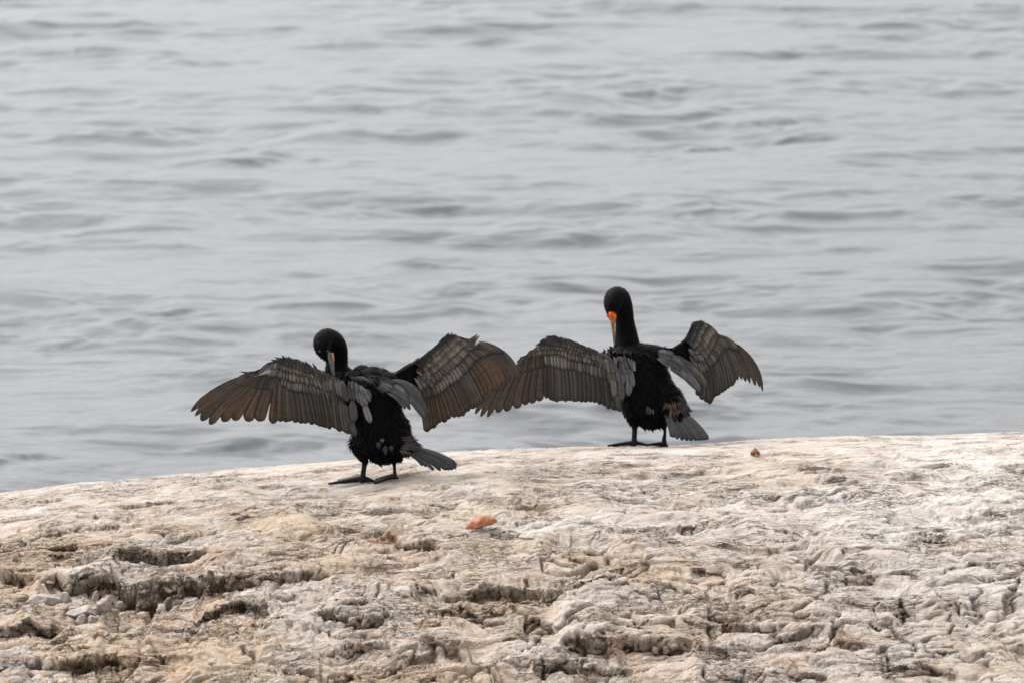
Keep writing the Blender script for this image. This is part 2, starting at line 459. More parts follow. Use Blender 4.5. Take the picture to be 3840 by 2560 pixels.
rock = link("rock_ground", me, m)
tag(rock, "pale quartzite shore rock with ledges, cracks and rusty stains", kind='structure')
del X, Y, Z, S, ds
# surface lookup: nearest dense vertices
PD = P
def surf_z(x, y):
    c = int(np.argmin(np.abs(xs - x)))
    col = PD[:, max(c - 1, 0):c + 2]
    j = np.abs(col[:, :, 1] - y).argmin(0)
    return float(max(col[j[k], k, 2] for k in range(col.shape[1])))
def hit(px, py):
    """first point of the built rock seen at a photo pixel"""
    d = ray(px, py)
    q = hit_base(px, py)
    for yy in np.arange(q[1] - .45, q[1] + .6, .004):
        p = W(px, py, yy)
        if p[2] < surf_z(p[0], p[1]): return p
    return q

# =================================================================== SEA
WZ = -1.75
def gax(a, b, n, hi, g):
    d = np.linspace(a, b, n); s = d[1] - d[0]
    o = np.cumsum(s * g ** np.arange(1, 200)); o = o[o < hi]
    return d, o
dx, ox = gax(-5.6, 5.6, 560, 6000, 1.09)
wxs = np.concatenate([-5.6 - ox[::-1], dx, 5.6 + ox])
y1 = [22.0]
while y1[-1] < 64: y1.append(y1[-1] + 0.02 + (y1[-1] - 22) * 0.0009)
y1 = np.array(y1); o = np.cumsum(.06 * 1.09 ** np.arange(1, 200)); o2 = o[o < 12000]; o3 = o[o < 300]
wys = np.concatenate([22 - o3[::-1], y1, y1[-1] + o2]) - 20.0     # world Y (camera at -20)
X, Y = np.meshgrid(wxs, wys)
R = Y + 20
fade = sstep(400, 60, np.hypot(X, R))
wv = fbm(X * .55 + Y * .04, Y * .75, 3, 3, gain=.5) * 0.075
wv += fbm(X * 1.05 + .8 * fbm(X, Y, 2, 9), Y * 2.4, 4, 13, gain=.5) * 0.026
wv *= np.clip(1.0 + 1.5 * fbm(X * .30 + 3.3, Y * .42, 3, 61), .45, 1.45)
wv += fbm(X * 5.0, Y * 9.0, 3, 23, gain=.5) * 0.0022
def hit_sea(px, py):
    d = ray(px, py); return CAM + d * ((WZ - CAM[2]) / d[2])
# individual steeper wavelets the photograph shows (px, py, half width px, height m, slant)
for px, py, hw, hh, sl in ((300,205,80,.07,0),(70,100,80,.05,0),(620,1165,85,.085,.1),(250,1185,260,.035,0),(2580,475,60,.06,0),(2700,470,60,.08,0),(2980,515,150,.08,-.1),(2590,565,80,.09,-.3),
        (3800,715,90,.05,.3),(2350,350,90,.08,0),(1930,172,160,.06,0),(1600,1005,90,.08,-.1),(980,1652,150,.07,0),(2200,1530,220,.05,-.1),(3720,30,70,.08,0),
        (2590,795,60,.07,-.3),(2010,885,60,.05,0),(640,930,90,.05,0),(220,1305,90,.05,-.1),(1230,760,80,.04,0),(1750,1175,120,.05,0),(60,1720,120,.07,-.3),(560,510,150,.05,-.05),
        (3480,700,150,.03,0),(3700,400,70,.04,-.2),(1450,690,90,.04,0),(3050,930,120,.03,0)):
    q = hit_sea(px, py); L = np.hypot(q[0], q[1] + 20)
    wxm = hw / FPX * L * 1.9; wy = 0.09; hh *= .48
    dxx = X - q[0]; dyy = Y - q[1] + sl * dxx + .22 * fbm(X * 2.3, Y * 1.5, 3, 44) * (1 + 2 * abs(sl))
    m_ = (np.abs(dxx) < wxm * 3)
    shape = np.where(dyy > 0, np.exp(-(dyy / (wy * 6)) ** 2), np.exp(-(dyy / wy) ** 2))
    wv = wv + np.where(m_, hh * 1.0 * np.exp(-(dxx / wxm) ** 2) * shape * (.75 + .7 * fbm(X * 2.5, Y * 2.5, 2, 47)), 0)
Zw = WZ + wv * fade
me = mesh_np("sea", np.stack([X, Y, Zw], -1).reshape(-1, 3), grid_faces(*X.shape))
m, nt, b, out = new_mat("sea_water")
tc = N(nt, 'ShaderNodeTexCoord').outputs['Object']
setin(b, Roughness=.24, IOR=1.333)
b.inputs['Base Color'].default_value = (.048, .053, .060, 1)
b.inputs['Specular IOR Level'].default_value = .5
r1 = noise_n(nt, tc, 4.0, 4, .58, .5, (.8, 2.4, 1))
r2 = noise_n(nt, tc, 24, 3, .6, .3, (1, 1.6, 1))
bp = N(nt, 'ShaderNodeBump'); setin(bp, Strength=.30, Distance=.04)
nt.links.new(math_n(nt, 'ADD', r1, math_n(nt, 'MULTIPLY', r2, .08)), bp.inputs['Height'])
nt.links.new(bp.outputs[0], b.inputs['Normal'])
sea = link("sea_water", me, m)
tag(sea, "grey rippled sea water under an overcast sky", kind='structure')

# =================================================================== FEATHER MATERIALS
def feather_mat(name, edge_w, edge_s, edge_col, outer, shaft_col, rough=.42, sheen=0.0, transl=0.0, tipband=False):
    m, nt, b, out = new_mat(name)
    uvn = N(nt, 'ShaderNodeUVMap'); sep = N(nt, 'ShaderNodeSeparateXYZ'); nt.links.new(uvn.outputs[0], sep.inputs[0])
    u, v = sep.outputs[0], sep.outputs[1]
    av = math_n(nt, 'ABSOLUTE', math_n(nt, 'MULTIPLY_ADD', v, 2.0, -1.0))
    oi = N(nt, 'ShaderNodeObjectInfo')
    tcn = N(nt, 'ShaderNodeTexCoord').outputs['Object']
    nz = noise_n(nt, tcn, 60, 3, .6)
    col = oi.outputs['Color']
    col = mixc(nt, 1.0, col, mrange(nt, nz, .3, .7, .72, 1.28, False), 'MULTIPLY')
    col = mixc(nt, mrange(nt, v, .74, .88, 0, outer), col, mixc(nt, 1.0, col, (.22, .21, .235), 'MULTIPLY'))
    if tipband: col = mixc(nt, mrange(nt, u, .40, .80), (.004, .0035, .003), col)
    e = math_n(nt, 'MAXIMUM', mrange(nt, av, 1 - edge_w, 1.0), mrange(nt, u, 1 - edge_w * .45, 1.0))
    col = mixc(nt, math_n(nt, 'MULTIPLY', e, edge_s), col, edge_col)
    sh = mrange(nt, av, .16, .05)
    col = mixc(nt, math_n(nt, 'MULTIPLY', sh, .75), col, shaft_col)
    nt.links.new(col, b.inputs['Base Color'])
    setin(b, Roughness=rough); b.inputs['Specular IOR Level'].default_value = .35
    # barbs: fine slanting relief
    ba = math_n(nt, 'SINE', math_n(nt, 'MULTIPLY', math_n(nt, 'SUBTRACT', math_n(nt, 'MULTIPLY', u, 4.0), av), 70.0))
    bp = N(nt, 'ShaderNodeBump'); setin(bp, Strength=.25, Distance=.0008)
    nt.links.new(math_n(nt, 'ADD', ba, math_n(nt, 'MULTIPLY', nz, 3.0)), bp.inputs['Height']); nt.links.new(bp.outputs[0], b.inputs['Normal'])
    if transl:
        tr = N(nt, 'ShaderNodeBsdfTranslucent'); nt.links.new(mixc(nt, 1.0, col, (1.5, .95, .6), 'MULTIPLY'), tr.inputs[0])
        mx = N(nt, 'ShaderNodeMixShader'); mx.inputs[0].default_value = transl
        nt.links.new(b.outputs[0], mx.inputs[1]); nt.links.new(tr.outputs[0], mx.inputs[2]); nt.links.new(mx.outputs[0], out.inputs['Surface'])
    return m
M_FLIGHT = feather_mat("flight_feather", .34, .85, (.010, .008, .007), .9, (.018, .020, .026), .5, 0, .10)
M_COVERT = feather_mat("covert_feather", .62, 1.0, (.003, .003, .003), .15, (.03, .027, .025), .45)
M_CRESC = feather_mat("crescent_covert", .40, 1.0, (.003, .003, .003), .15, (.02, .02, .02), .4, 0, 0, True)
M_SCAP = feather_mat("scapular_feather", .34, .95, (.004, .004, .004), .1, (.03, .03, .033), .42)
M_TAIL = feather_mat("tail_feather", .34, .95, (.004, .004, .005), .3, (.012, .012, .013), .45)
m, nt, b, out = new_mat("black_plumage")
tc = N(nt, 'ShaderNodeTexCoord').outputs['Object']
nz = noise_n(nt, tc, 70, 4, .6, .3)
nt.links.new(mixc(nt, mrange(nt, nz, .4, .7), (.0010, .0010, .0013), (.0034, .0032, .0040)), b.inputs['Base Color'])
setin(b, Roughness=.62); b.inputs['Specular IOR Level'].default_value = .07
bp = N(nt, 'ShaderNodeBump'); setin(bp, Strength=.6, Distance=.003); nt.links.new(noise_n(nt, tc, 220, 3, .6), bp.inputs['Height']); nt.links.new(bp.outputs[0], b.inputs['Normal'])
M_BLACK = m
m, nt, b, out = new_mat("dark_leg_skin")
tc = N(nt, 'ShaderNodeTexCoord').outputs['Object']
vo = N(nt, 'ShaderNodeTexVoronoi'); setin(vo, Scale=260.0); nt.links.new(tc, vo.inputs['Vector'])
nt.links.new(mixc(nt, vo.outputs['Distance'], (.006, .0055, .0065), (.014, .013, .015)), b.inputs['Base Color'])
setin(b, Roughness=.42); b.inputs['Specular IOR Level'].default_value = .4
bp = N(nt, 'ShaderNodeBump'); setin(bp, Strength=.5, Distance=.001); nt.links.new(vo.outputs['Distance'], bp.inputs['Height']); nt.links.new(bp.outputs[0], b.inputs['Normal'])
setin(b, Roughness=.55); b.inputs["Specular IOR Level"].default_value = .15
M_LEG = m
def simple_mat(name, c1, c2, scale, rough=.5, spec=.4, stretch=None, bump=.3):
    m, nt, b, out = new_mat(name)
    tc = N(nt, 'ShaderNodeTexCoord').outputs['Object']
    nz = noise_n(nt, tc, scale, 4, .6, .5, stretch)
    nt.links.new(mixc(nt, mrange(nt, nz, .35, .65), c1, c2), b.inputs['Base Color'])
    setin(b, Roughness=rough); b.inputs['Specular IOR Level'].default_value = spec
    bp = N(nt, 'ShaderNodeBump'); setin(bp, Strength=bump, Distance=.002); nt.links.new(nz, bp.inputs['Height']); nt.links.new(bp.outputs[0], b.inputs['Normal'])
    return m
M_ORANGE = simple_mat("orange_face_skin", (.52, .055, .003), (.60, .105, .008), 160, .6, .12)
M_ORANGE2 = simple_mat("pale_orange_skin", (0.319, 0.116, 0.041), (0.435, 0.162, 0.058), 120, .45)
M_BILLY = simple_mat("yellow_brown_bill", (.085, .048, .015), (.22, .125, .045), 90, .35, .5)
M_BILLD = simple_mat("grey_bill", (.035, .035, .040), (.115, .112, .122), 80, .35, .5)
M_EYE = simple_mat("dark_eye", (.01, .012, .012), (.02, .03, .03), 50, .2, .3)
M_CRAB = simple_mat("orange_crab_shell", (.255, .088, .040), (.34, .145, .080), 90, .55, .25)
M_CRABD = simple_mat("ochre_crab_underside", (0.244, 0.099, 0.020), (0.174, 0.058, 0.012), 70, .5, .3)
M_STONEW = simple_mat("pale_quartz_stone", (.21, .170, .148), (.31, .275, .255), 26, .6, .4, None, .8)
M_STONET = simple_mat("tan_quartz_stone", (0.290, 0.174, 0.081), (0.302, 0.273, 0.244), 12, .65, .35, None, .8)
M_WHITE = simple_mat("white_down", (0.319, 0.302, 0.290), (0.418, 0.406, 0.394), 60, .7, .2)

# =================================================================== FEATHERS
SHAPES = {}
def wprof(kind, u):
    if kind == 'primary': return (np.clip(u / .10, 0, 1) ** .6) * (1 - .12 * u) * np.clip((1 - u) / .18, 0, 1) ** .5
    if kind == 'blunt': return (np.clip(u / .08, 0, 1) ** .6) * (.9 + .1 * u) * np.clip((1 - u) / .085, 0, 1) ** .5
    if kind == 'secondary': return (np.clip(u / .08, 0, 1) ** .6) * np.clip((1 - u) / .075, 0, 1) ** .45
    if kind == 'pointed': return (np.clip(u / .3, 0, 1) ** .7) * np.clip((1 - u) / .7, 0, 1) ** .8
    return (np.clip(u / .25, 0, 1) ** .6 * (.75 + .25 * u)) * np.clip((1 - u) / .28, 0, 1) ** .5      # round
def feather(name, R, T, width, kind, bend, side, mat, color, parent, roll=.16, arch=.05, up=.35, nu=12, camber=.10):
    """R root, T tip (world); bend: sideways bow in share of length (+ = image up); side = +1/-1: x direction of the outer edge"""
    R = np.asarray(R, float); T = np.asarray(T, float)
    L = np.linalg.norm(T - R); t = (T - R) / L
    Nn = np.array([0, -1.0, up]); Nn -= t * Nn.dot(t); Nn /= np.linalg.norm(Nn)
    Sd = np.cross(t, Nn)
    if Sd[0] * side < 0: Sd = -Sd
    if abs(Sd[0]) < .25 and kind != 'round': Sd = Sd if Sd[2] > 0 else -Sd     # nearly level feathers: outer edge up
    bd = np.cross(t, Nn); bd = bd if bd[2] > 0 else -bd
    u = 1 - (1 - np.linspace(0, 1, nu)) ** 2.0
    cen = R + np.outer(u, T - R) + np.outer(4 * u * (1 - u) * bend * L, bd) + np.outer(np.sin(u * math.pi) * arch * L, Nn)
    w = wprof(kind, u) * width * .5
    w[-1] = max(w[-1], width * .015)
    vs = np.array([-1, -.5, 0, .5, 1.0])
    off = cen[:, None, :] + (w[:, None] * vs)[..., None] * Sd + ((w[:, None] * (vs * roll - camber * vs * vs * 2 * .5)))[..., None] * Nn
    off[:, 2] += Nn * width * .02
    V = off.reshape(-1, 3)
    V0 = V - R
    uv = np.stack(np.broadcast_arrays(u[:, None], (vs * .5 + .5)[None]), -1).reshape(-1, 2)
    F = grid_faces(nu, 5)
    a, b_, c_ = V0[F[0][0]], V0[F[0][1]], V0[F[-1][3]]
    me = mesh_np(name, V0, F, uv)
    o = link(name, me, mat, parent)
    o.location = R - ORI[0] - OFFS.get(parent.name, np.zeros(3)) if parent is not None else R
    o.color = (*[c * CSC.get(mat.name, .62) for c in color], 1)
    return o
ORI = [np.zeros(3)]
CSC = {'crescent_covert': .80, 'covert_feather': .76, 'scapular_feather': .62, 'tail_feather': 1.1, 'flight_feather': .52}
OFFS = {}

def interp_keys(keys, n, jit=0):
    K = np.array(keys, float); q = np.linspace(0, len(K) - 1, n)
    if len(K) > 2:
        # Catmull-Rom through the keys
        Kp = np.vstack([2 * K[0] - K[1], K, 2 * K[-1] - K[-2]])
        i = np.minimum(q.astype(int), len(K) - 2); f = (q - i)[:, None]
        a, b, c, d = Kp[i], Kp[i + 1], Kp[i + 2], Kp[i + 3]
        return .5 * (2 * b + (c - a) * f + (2 * a - 5 * b + 4 * c - d) * f ** 2 + (3 * b - a - 3 * c + d) * f ** 3)
    return np.array([np.interp(q, np.arange(len(K)), K[:, k]) for k in range(4)]).T

PXM = 1 / FPX      # times distance -> metres per photo pixel
def row(name, keys, n, w, kind, layer, mat, cols, parent, zf, dep, side, bend=0.0, roll=.16, arch=.05, slope=.30, jit=4, wj=.1, bends=None, up=.35):
    """keys in zoom pixels; zf converts to photo pixels; w in zoom px; dep(px) gives the depth of the wing; layer in metres towards camera"""
    K = interp_keys(keys, n)
    for i, (rx, ry, tx, ty) in enumerate(K):
        f = i / max(n - 1, 1)
        rx += random.gauss(0, jit * .5); ry += random.gauss(0, jit * .5); tx += random.gauss(0, jit); ty += random.gauss(0, jit)
        p0, p1 = zf(rx, ry), zf(tx, ty)
        y0 = dep(*p0) - layer
        Lm = math.hypot(p1[0] - p0[0], p1[1] - p0[1]) * PXM * 20
        y1 = dep(*p1) * .4 + dep(*p0) * .6 - layer - slope * Lm * max(0.2, (p1[1] - p0[1]) / (abs(p1[0] - p0[0]) + abs(p1[1] - p0[1]) + 1e-6)) * 1.0
        R, T = W(*p0, y0), W(*p1, y1)
        width = (w if np.isscalar(w) else np.interp(f, np.linspace(0, 1, len(w)), w)) * random.uniform(1 - wj, 1 + wj) / 2.24 * PXM * (20 + y0)
        cc = np.array([np.interp(f, np.linspace(0, 1, len(cols)), [c[k] for c in cols]) for k in range(3)])
        cc = cc * (random.uniform(*((.15, 1.7) if name == 'rump_feather' else (.42, 1.42))) if name in ('covert_feather', 'scapular_feather', 'rump_feather') else random.uniform(.78, 1.22))
        bb = bend if bends is None else np.interp(f, np.linspace(0, 1, len(bends)), bends)
        feather(name, R, T, width, ('blunt' if kind == 'primary' and width > 0.0325 else kind), bb + random.uniform(-.01, .01), side, mat, tuple(cc), parent, roll=roll * random.uniform(.4, 1.7), arch=arch, up=up)

# =================================================================== BODY BUILDING
def tube(bm, pts, seg=20, cap=True):
    """pts: list of (world pos, a (in image plane), b (in depth)); smooth tapered tube"""
    P_ = np.array([np.r_[p, a, b] for p, a, b in pts], float)
    n = max(2, (len(P_) - 1) * 6 + 1); q = np.linspace(0, len(P_) - 1, n)
    Kp = np.vstack([2 * P_[0] - P_[1], P_, 2 * P_[-1] - P_[-2]]); i = np.minimum(q.astype(int), len(P_) - 2); f = (q - i)[:, None]
    a, b, c, d = Kp[i], Kp[i + 1], Kp[i + 2], Kp[i + 3]
    C_ = .5 * (2 * b + (c - a) * f + (2 * a - 5 * b + 4 * c - d) * f ** 2 + (3 * b - a - 3 * c + d) * f ** 3)
    # round the ends
    rings = []
    def ring(p, t, ra, rb):
        t = t / np.linalg.norm(t)
        uu = np.cross(t, [0, 1.0, 0]); 
        if np.linalg.norm(uu) < .2: uu = np.cross(t, [1.0, 0, 0])
        uu /= np.linalg.norm(uu); vv = np.cross(uu, t)
        return [bm.verts.new(p + uu * ra * math.cos(x) + vv * rb * math.sin(x)) for x in np.linspace(0, 2 * math.pi, seg, endpoint=False)]
    tg = np.gradient(C_[:, :3], axis=0)
    def endcap(k, sg):
        res = []
        for ang in ((75, 50, 25) if sg < 0 else (25, 50, 75)):
            A = math.radians(ang); t = tg[k] / np.linalg.norm(tg[k]) * sg
            r = min(C_[k, 3], C_[k, 4])
            res.append(ring(C_[k, :3] + t * r * math.sin(A), tg[k], C_[k, 3] * math.cos(A), C_[k, 4] * math.cos(A)))
        return res
    rings += endcap(0, -1)
    for k in range(n): rings.append(ring(C_[k, :3], tg[k], max(C_[k, 3], .0008), max(C_[k, 4], .0008)))
    rings += endcap(n - 1, 1)
    for r0, r1 in zip(rings[:-1], rings[1:]):
        for k in range(seg): bm.faces.new((r0[k], r0[(k + 1) % seg], r1[(k + 1) % seg], r1[k]))
    bm.faces.new(rings[0][::-1]); bm.faces.new(rings[-1])

def slab(bm, poly, th):
    """thin closed web between world points"""
    poly = [np.asarray(p, float) for p in poly]
    top = [bm.verts.new(p + np.array([0, 0, th])) for p in poly]; bot = [bm.verts.new(p) for p in poly]
    bm.faces.new(top); bm.faces.new(bot[::-1]); n = len(poly)
    for k in range(n): bm.faces.new((top[k], bot[k], bot[(k + 1) % n], top[(k + 1) % n]))

def remesh(bm, voxel, smooth=4):
    bmesh.ops.recalc_face_normals(bm, faces=bm.faces)
    me = bpy.data.meshes.new("tmp"); bm.to_mesh(me); bm.free()
    o = bpy.data.objects.new("tmp", me); COL.objects.link(o)
    md = o.modifiers.new("r", 'REMESH'); md.mode = 'VOXEL'; md.voxel_size = voxel
    sm = o.modifiers.new("s", 'SMOOTH'); sm.iterations = smooth; sm.factor = .5
    dg = bpy.context.evaluated_depsgraph_get(); dg.update()
    res = bpy.data.meshes.new_from_object(o.evaluated_get(dg))
    bpy.data.objects.remove(o); bpy.data.meshes.remove(me)
    res.polygons.foreach_set('use_smooth', np.ones(len(res.polygons), dtype=bool))
    return res
def shift(me, o):
    v = np.empty(len(me.vertices) * 3, np.float32); me.vertices.foreach_get('co', v)
    v = v.reshape(-1, 3) - np.asarray(o, np.float32); me.vertices.foreach_set('co', v.ravel()); me.update(); return v

def tufts(name, pts, nrm, dirs, length, width, lift, mat, parent, rnd):
    """many small black contour feathers joined into one soft coat"""
    n = len(pts)
    L = length * (1 + rnd * rng.uniform(-.5, .6, n)); Wd = width * (1 + rnd * rng.uniform(-.4, .5, n))
    d = dirs - nrm * (dirs * nrm).sum(1, keepdims=True)
    d += rng.normal(0, .25, (n, 3)); d -= nrm * (d * nrm).sum(1, keepdims=True)
    d /= np.maximum(np.linalg.norm(d, axis=1, keepdims=True), 1e-6)
    s = np.cross(d, nrm)
    lf = lift * rng.uniform(.3, 1.6, n)
    a = pts - nrm * .001
    mid = a + d * (L * .5)[:, None] + nrm * (lf * L * .6)[:, None]
    tip = a + d * L[:, None] + nrm * (lf * L * 1.05)[:, None]
    V = np.stack([a - s * (Wd * .35)[:, None], a + s * (Wd * .35)[:, None], mid + s * (Wd * .5)[:, None], tip, mid - s * (Wd * .5)[:, None], mid + nrm * (Wd * .12)[:, None]], 1)
    base = (np.arange(n) * 6)[:, None]
    F = np.concatenate([base + np.array([[0, 1, 5]]), base + np.array([[1, 2, 5]]), base + np.array([[2, 3, 5]]), base + np.array([[3, 4, 5]]), base + np.array([[4, 0, 5]])], 0)
    me = mesh_np(name, V.reshape(-1, 3), F, smooth=False)
    return tag(link(name, me, mat, parent), kind='stuff')

def wing_mesh(parent, zf, dep, lead, inner, th_layer=.006):
    """arm and skin of the wing under the feathers: closed sheet between leading edge and covert line"""
    A = np.array(lead, float); B = np.array(inner, float)
    n = 28; q = np.linspace(0, 1, n)
    def rs(K): return np.stack([np.interp(q, np.linspace(0, 1, len(K)), K[:, k]) for k in (0, 1)], 1)
    A, B = rs(A), rs(B); m_ = 7; V = []
    for layer in (0, 1):
        for j in range(n):
            for k in range(m_):
                f = k / (m_ - 1); p = zf(*(A[j] * (1 - f) + B[j] * f))
                bul = math.sin(f * math.pi) ** .5 * .009 * math.sin(max(j / (n - 1), .03) * math.pi) ** .4
                if k in (0, m_ - 1) or j in (0, n - 1): bul = 0.0004
                V.append(W(*p, dep(*p) - .002 + (bul if layer else -bul * .5)))
    V = np.array(V) - ORI[0]
    F = grid_faces(n, m_); F2 = F[:, ::-1] + n * m_
    rim = []
    idx = [(j, 0) for j in range(n)] + [(n - 1, k) for k in range(1, m_)] + [(j, m_ - 1) for j in range(n - 2, -1, -1)] + [(0, k) for k in range(m_ - 2, 0, -1)]
    ii = [j * m_ + k for j, k in idx]
    for a, b in zip(ii, ii[1:] + ii[:1]): rim.append((b, a, a + n * m_, b + n * m_))
    me = mesh_np("wing", V, np.concatenate([F, F2, np.array(rim)], 0))
    return link("wing", me, M_BLACK, parent)

def build_bird(cfg):
    ORI[0] = cfg['origin']
    root = bpy.data.objects.new("cormorant", None); COL.objects.link(root); root.empty_display_size = .1
    root.location = ORI[0]
    tag(root, cfg['label'], "cormorant", "cormorants drying their wings on the rock")
    zf, yb = cfg['zf'], cfg['yb']
    sc_ = PXM * (20 + yb) / 2.24           # metres per zoom pixel at the bird
    bm = bmesh.new()
    for ch in cfg['body']:
        tube(bm, [(W(*zf(x, y), yb + d), a * sc_, bb * sc_) for x, y, d, a, bb in ch], 24)
    for leg in cfg['legs']:
        tube(bm, [(W(*zf(x, y), yb + d), a * sc_, a * sc_) for x, y, d, a in leg['shank']], 12)
        F0 = leg['foot']                                  # world xyz of the ankle on the rock
        tips = []
        for (dx_, dy_, dz_) in leg['toes']:
            t = np.array([F0[0] + dx_, F0[1] + dy_, 0]); t[2] = surf_z(t[0], t[1]) + .006 + dz_
            m1 = np.array([F0[0] + dx_ * .5, F0[1] + dy_ * .5, 0]); m1[2] = max(surf_z(m1[0], m1[1]) + .009, (F0[2] + .012 + t[2]) * .5 + .002)
            tube(bm, [(F0 + np.array([0, 0, .014]), .0105, .0105), (m1, .0068, .0075), (t, .0045, .0045)], 10)
            tips.append((m1, t))
        for (a0, b0) in zip(tips[:-1], tips[1:]):
            if leg.get('web', True):
                mid = (a0[1] * .5 + b0[1] * .5) * .86 + F0 * .14
                slab(bm, [F0 + [0, 0, .008], a0[0], a0[1] * .93 + F0 * .07, mid, b0[1] * .93 + F0 * .07, b0[0]], .0048)
    me = remesh(bm, .0024, 3)
    me.materials.append(M_BLACK); me.materials.append(M_LEG)
    V = shift(me, ORI[0])
    nf = len(me.polygons); cen = np.empty(nf * 3, np.float32); me.polygons.foreach_get('center', cen); cen = cen.reshape(-1, 3)
    zleg = W(*zf(0, cfg['legline']), yb)[2] - ORI[0][2]
    me.polygons.foreach_set('material_index', (cen[:, 2] < zleg).astype(np.int32))
    body = link("body", me, None, root)
    # plumage
    nv = len(me.vertices); nr = np.empty(nv * 3, np.float32); me.vertices.foreach_get('normal', nr); nr = nr.reshape(-1, 3)
    zneck = W(*zf(0, cfg['neckline']), yb)[2] - ORI[0][2]
    it = np.where((V[:, 2] > zleg + .004) & (V[:, 2] < zneck))[0]; pk = rng.choice(it, min(cfg['ntorso'], len(it)), replace=False)
    flow = np.tile(np.array(cfg['flow'], float), (len(pk), 1))
    tufts("body_plumage", V[pk].astype(float), nr[pk].astype(float), flow, .020, .008, .28, M_BLACK, root, 1.0)
    it = np.where((V[:, 2] >= zneck) & (V[:, 0] + ORI[0][0] > -99))[0]; pk = rng.choice(it, min(5200, len(it)), replace=False)
    flow = np.tile(np.array([0, 0, -1.0]), (len(pk), 1))
    tufts("neck_plumage", V[pk].astype(float), nr[pk].astype(float), flow, .0065, .0022, .38, M_BLACK, root, 1.0)
    # bill
    bl = cfg['bill']
    for nm, mt, pts in bl:
        bm = bmesh.new()
        tube(bm, [(W(*zf(x, y), yb + d) - ORI[0], a * sc_, bb * sc_) for x, y, d, a, bb in pts], 14)
        me = bpy.data.meshes.new(nm); bm.to_mesh(me); bm.free()
        me.polygons.foreach_set('use_smooth', np.ones(len(me.polygons), dtype=bool))
        o = link(nm, me, mt, root)
    for (x, y, d) in cfg['eyes']:
        bm = bmesh.new(); bmesh.ops.create_uvsphere(bm, u_segments=12, v_segments=8, radius=.0042)
        me = bpy.data.meshes.new("eye"); bm.to_mesh(me); bm.free(); me.polygons.foreach_set('use_smooth', np.ones(len(me.polygons), dtype=bool))
        o = link("eye", me, M_EYE, root); o.location = W(*zf(x, y), yb + d) - ORI[0]
    # wings
    for wg in cfg['wings']:
        zw = wg['zf']; dep = wg['dep']
        wing = wing_mesh(root, zw, dep, wg['lead'], wg['inner'])
        for r in wg['rows']:
            row(parent=wing, zf=zw, dep=dep, side=wg['side'], **r)
    # scapulars, tail, rump
    for r in cfg['extra']: 
        r = dict(r); zz = r.pop('zf'); dp = r.pop('dep'); sd = r.pop('side'); par = r.pop('on', 'body')
        row(parent=body if par == 'body' else root, zf=zz, dep=dp, side=sd, **r)
    return root

def Z1(x, y): return (680 + x / 2.24, 1160 + y / 2.24)
def Z2(x, y): return (1240 + x / 2.2405, 1160 + y / 2.2405)
def Z3(x, y): return (1760 + x / 2.2397, 1020 + y / 2.2397)
def Z4(x, y): return (2200 + x / 2.24, 1020 + y / 2.24)

BRN = (.118, .080, .056); BRN2 = (.148, .093, .058); BRG = (.135, .108, .082); GRY = (.155, .157, .170); GRY2 = (.205, .208, .225)
DK = (.012, .011, .011); COV = (.235, .195, .155); COVG = (.20, .18, .165); WHT = (.62, .58, .54); TL = (.062, .062, .068)

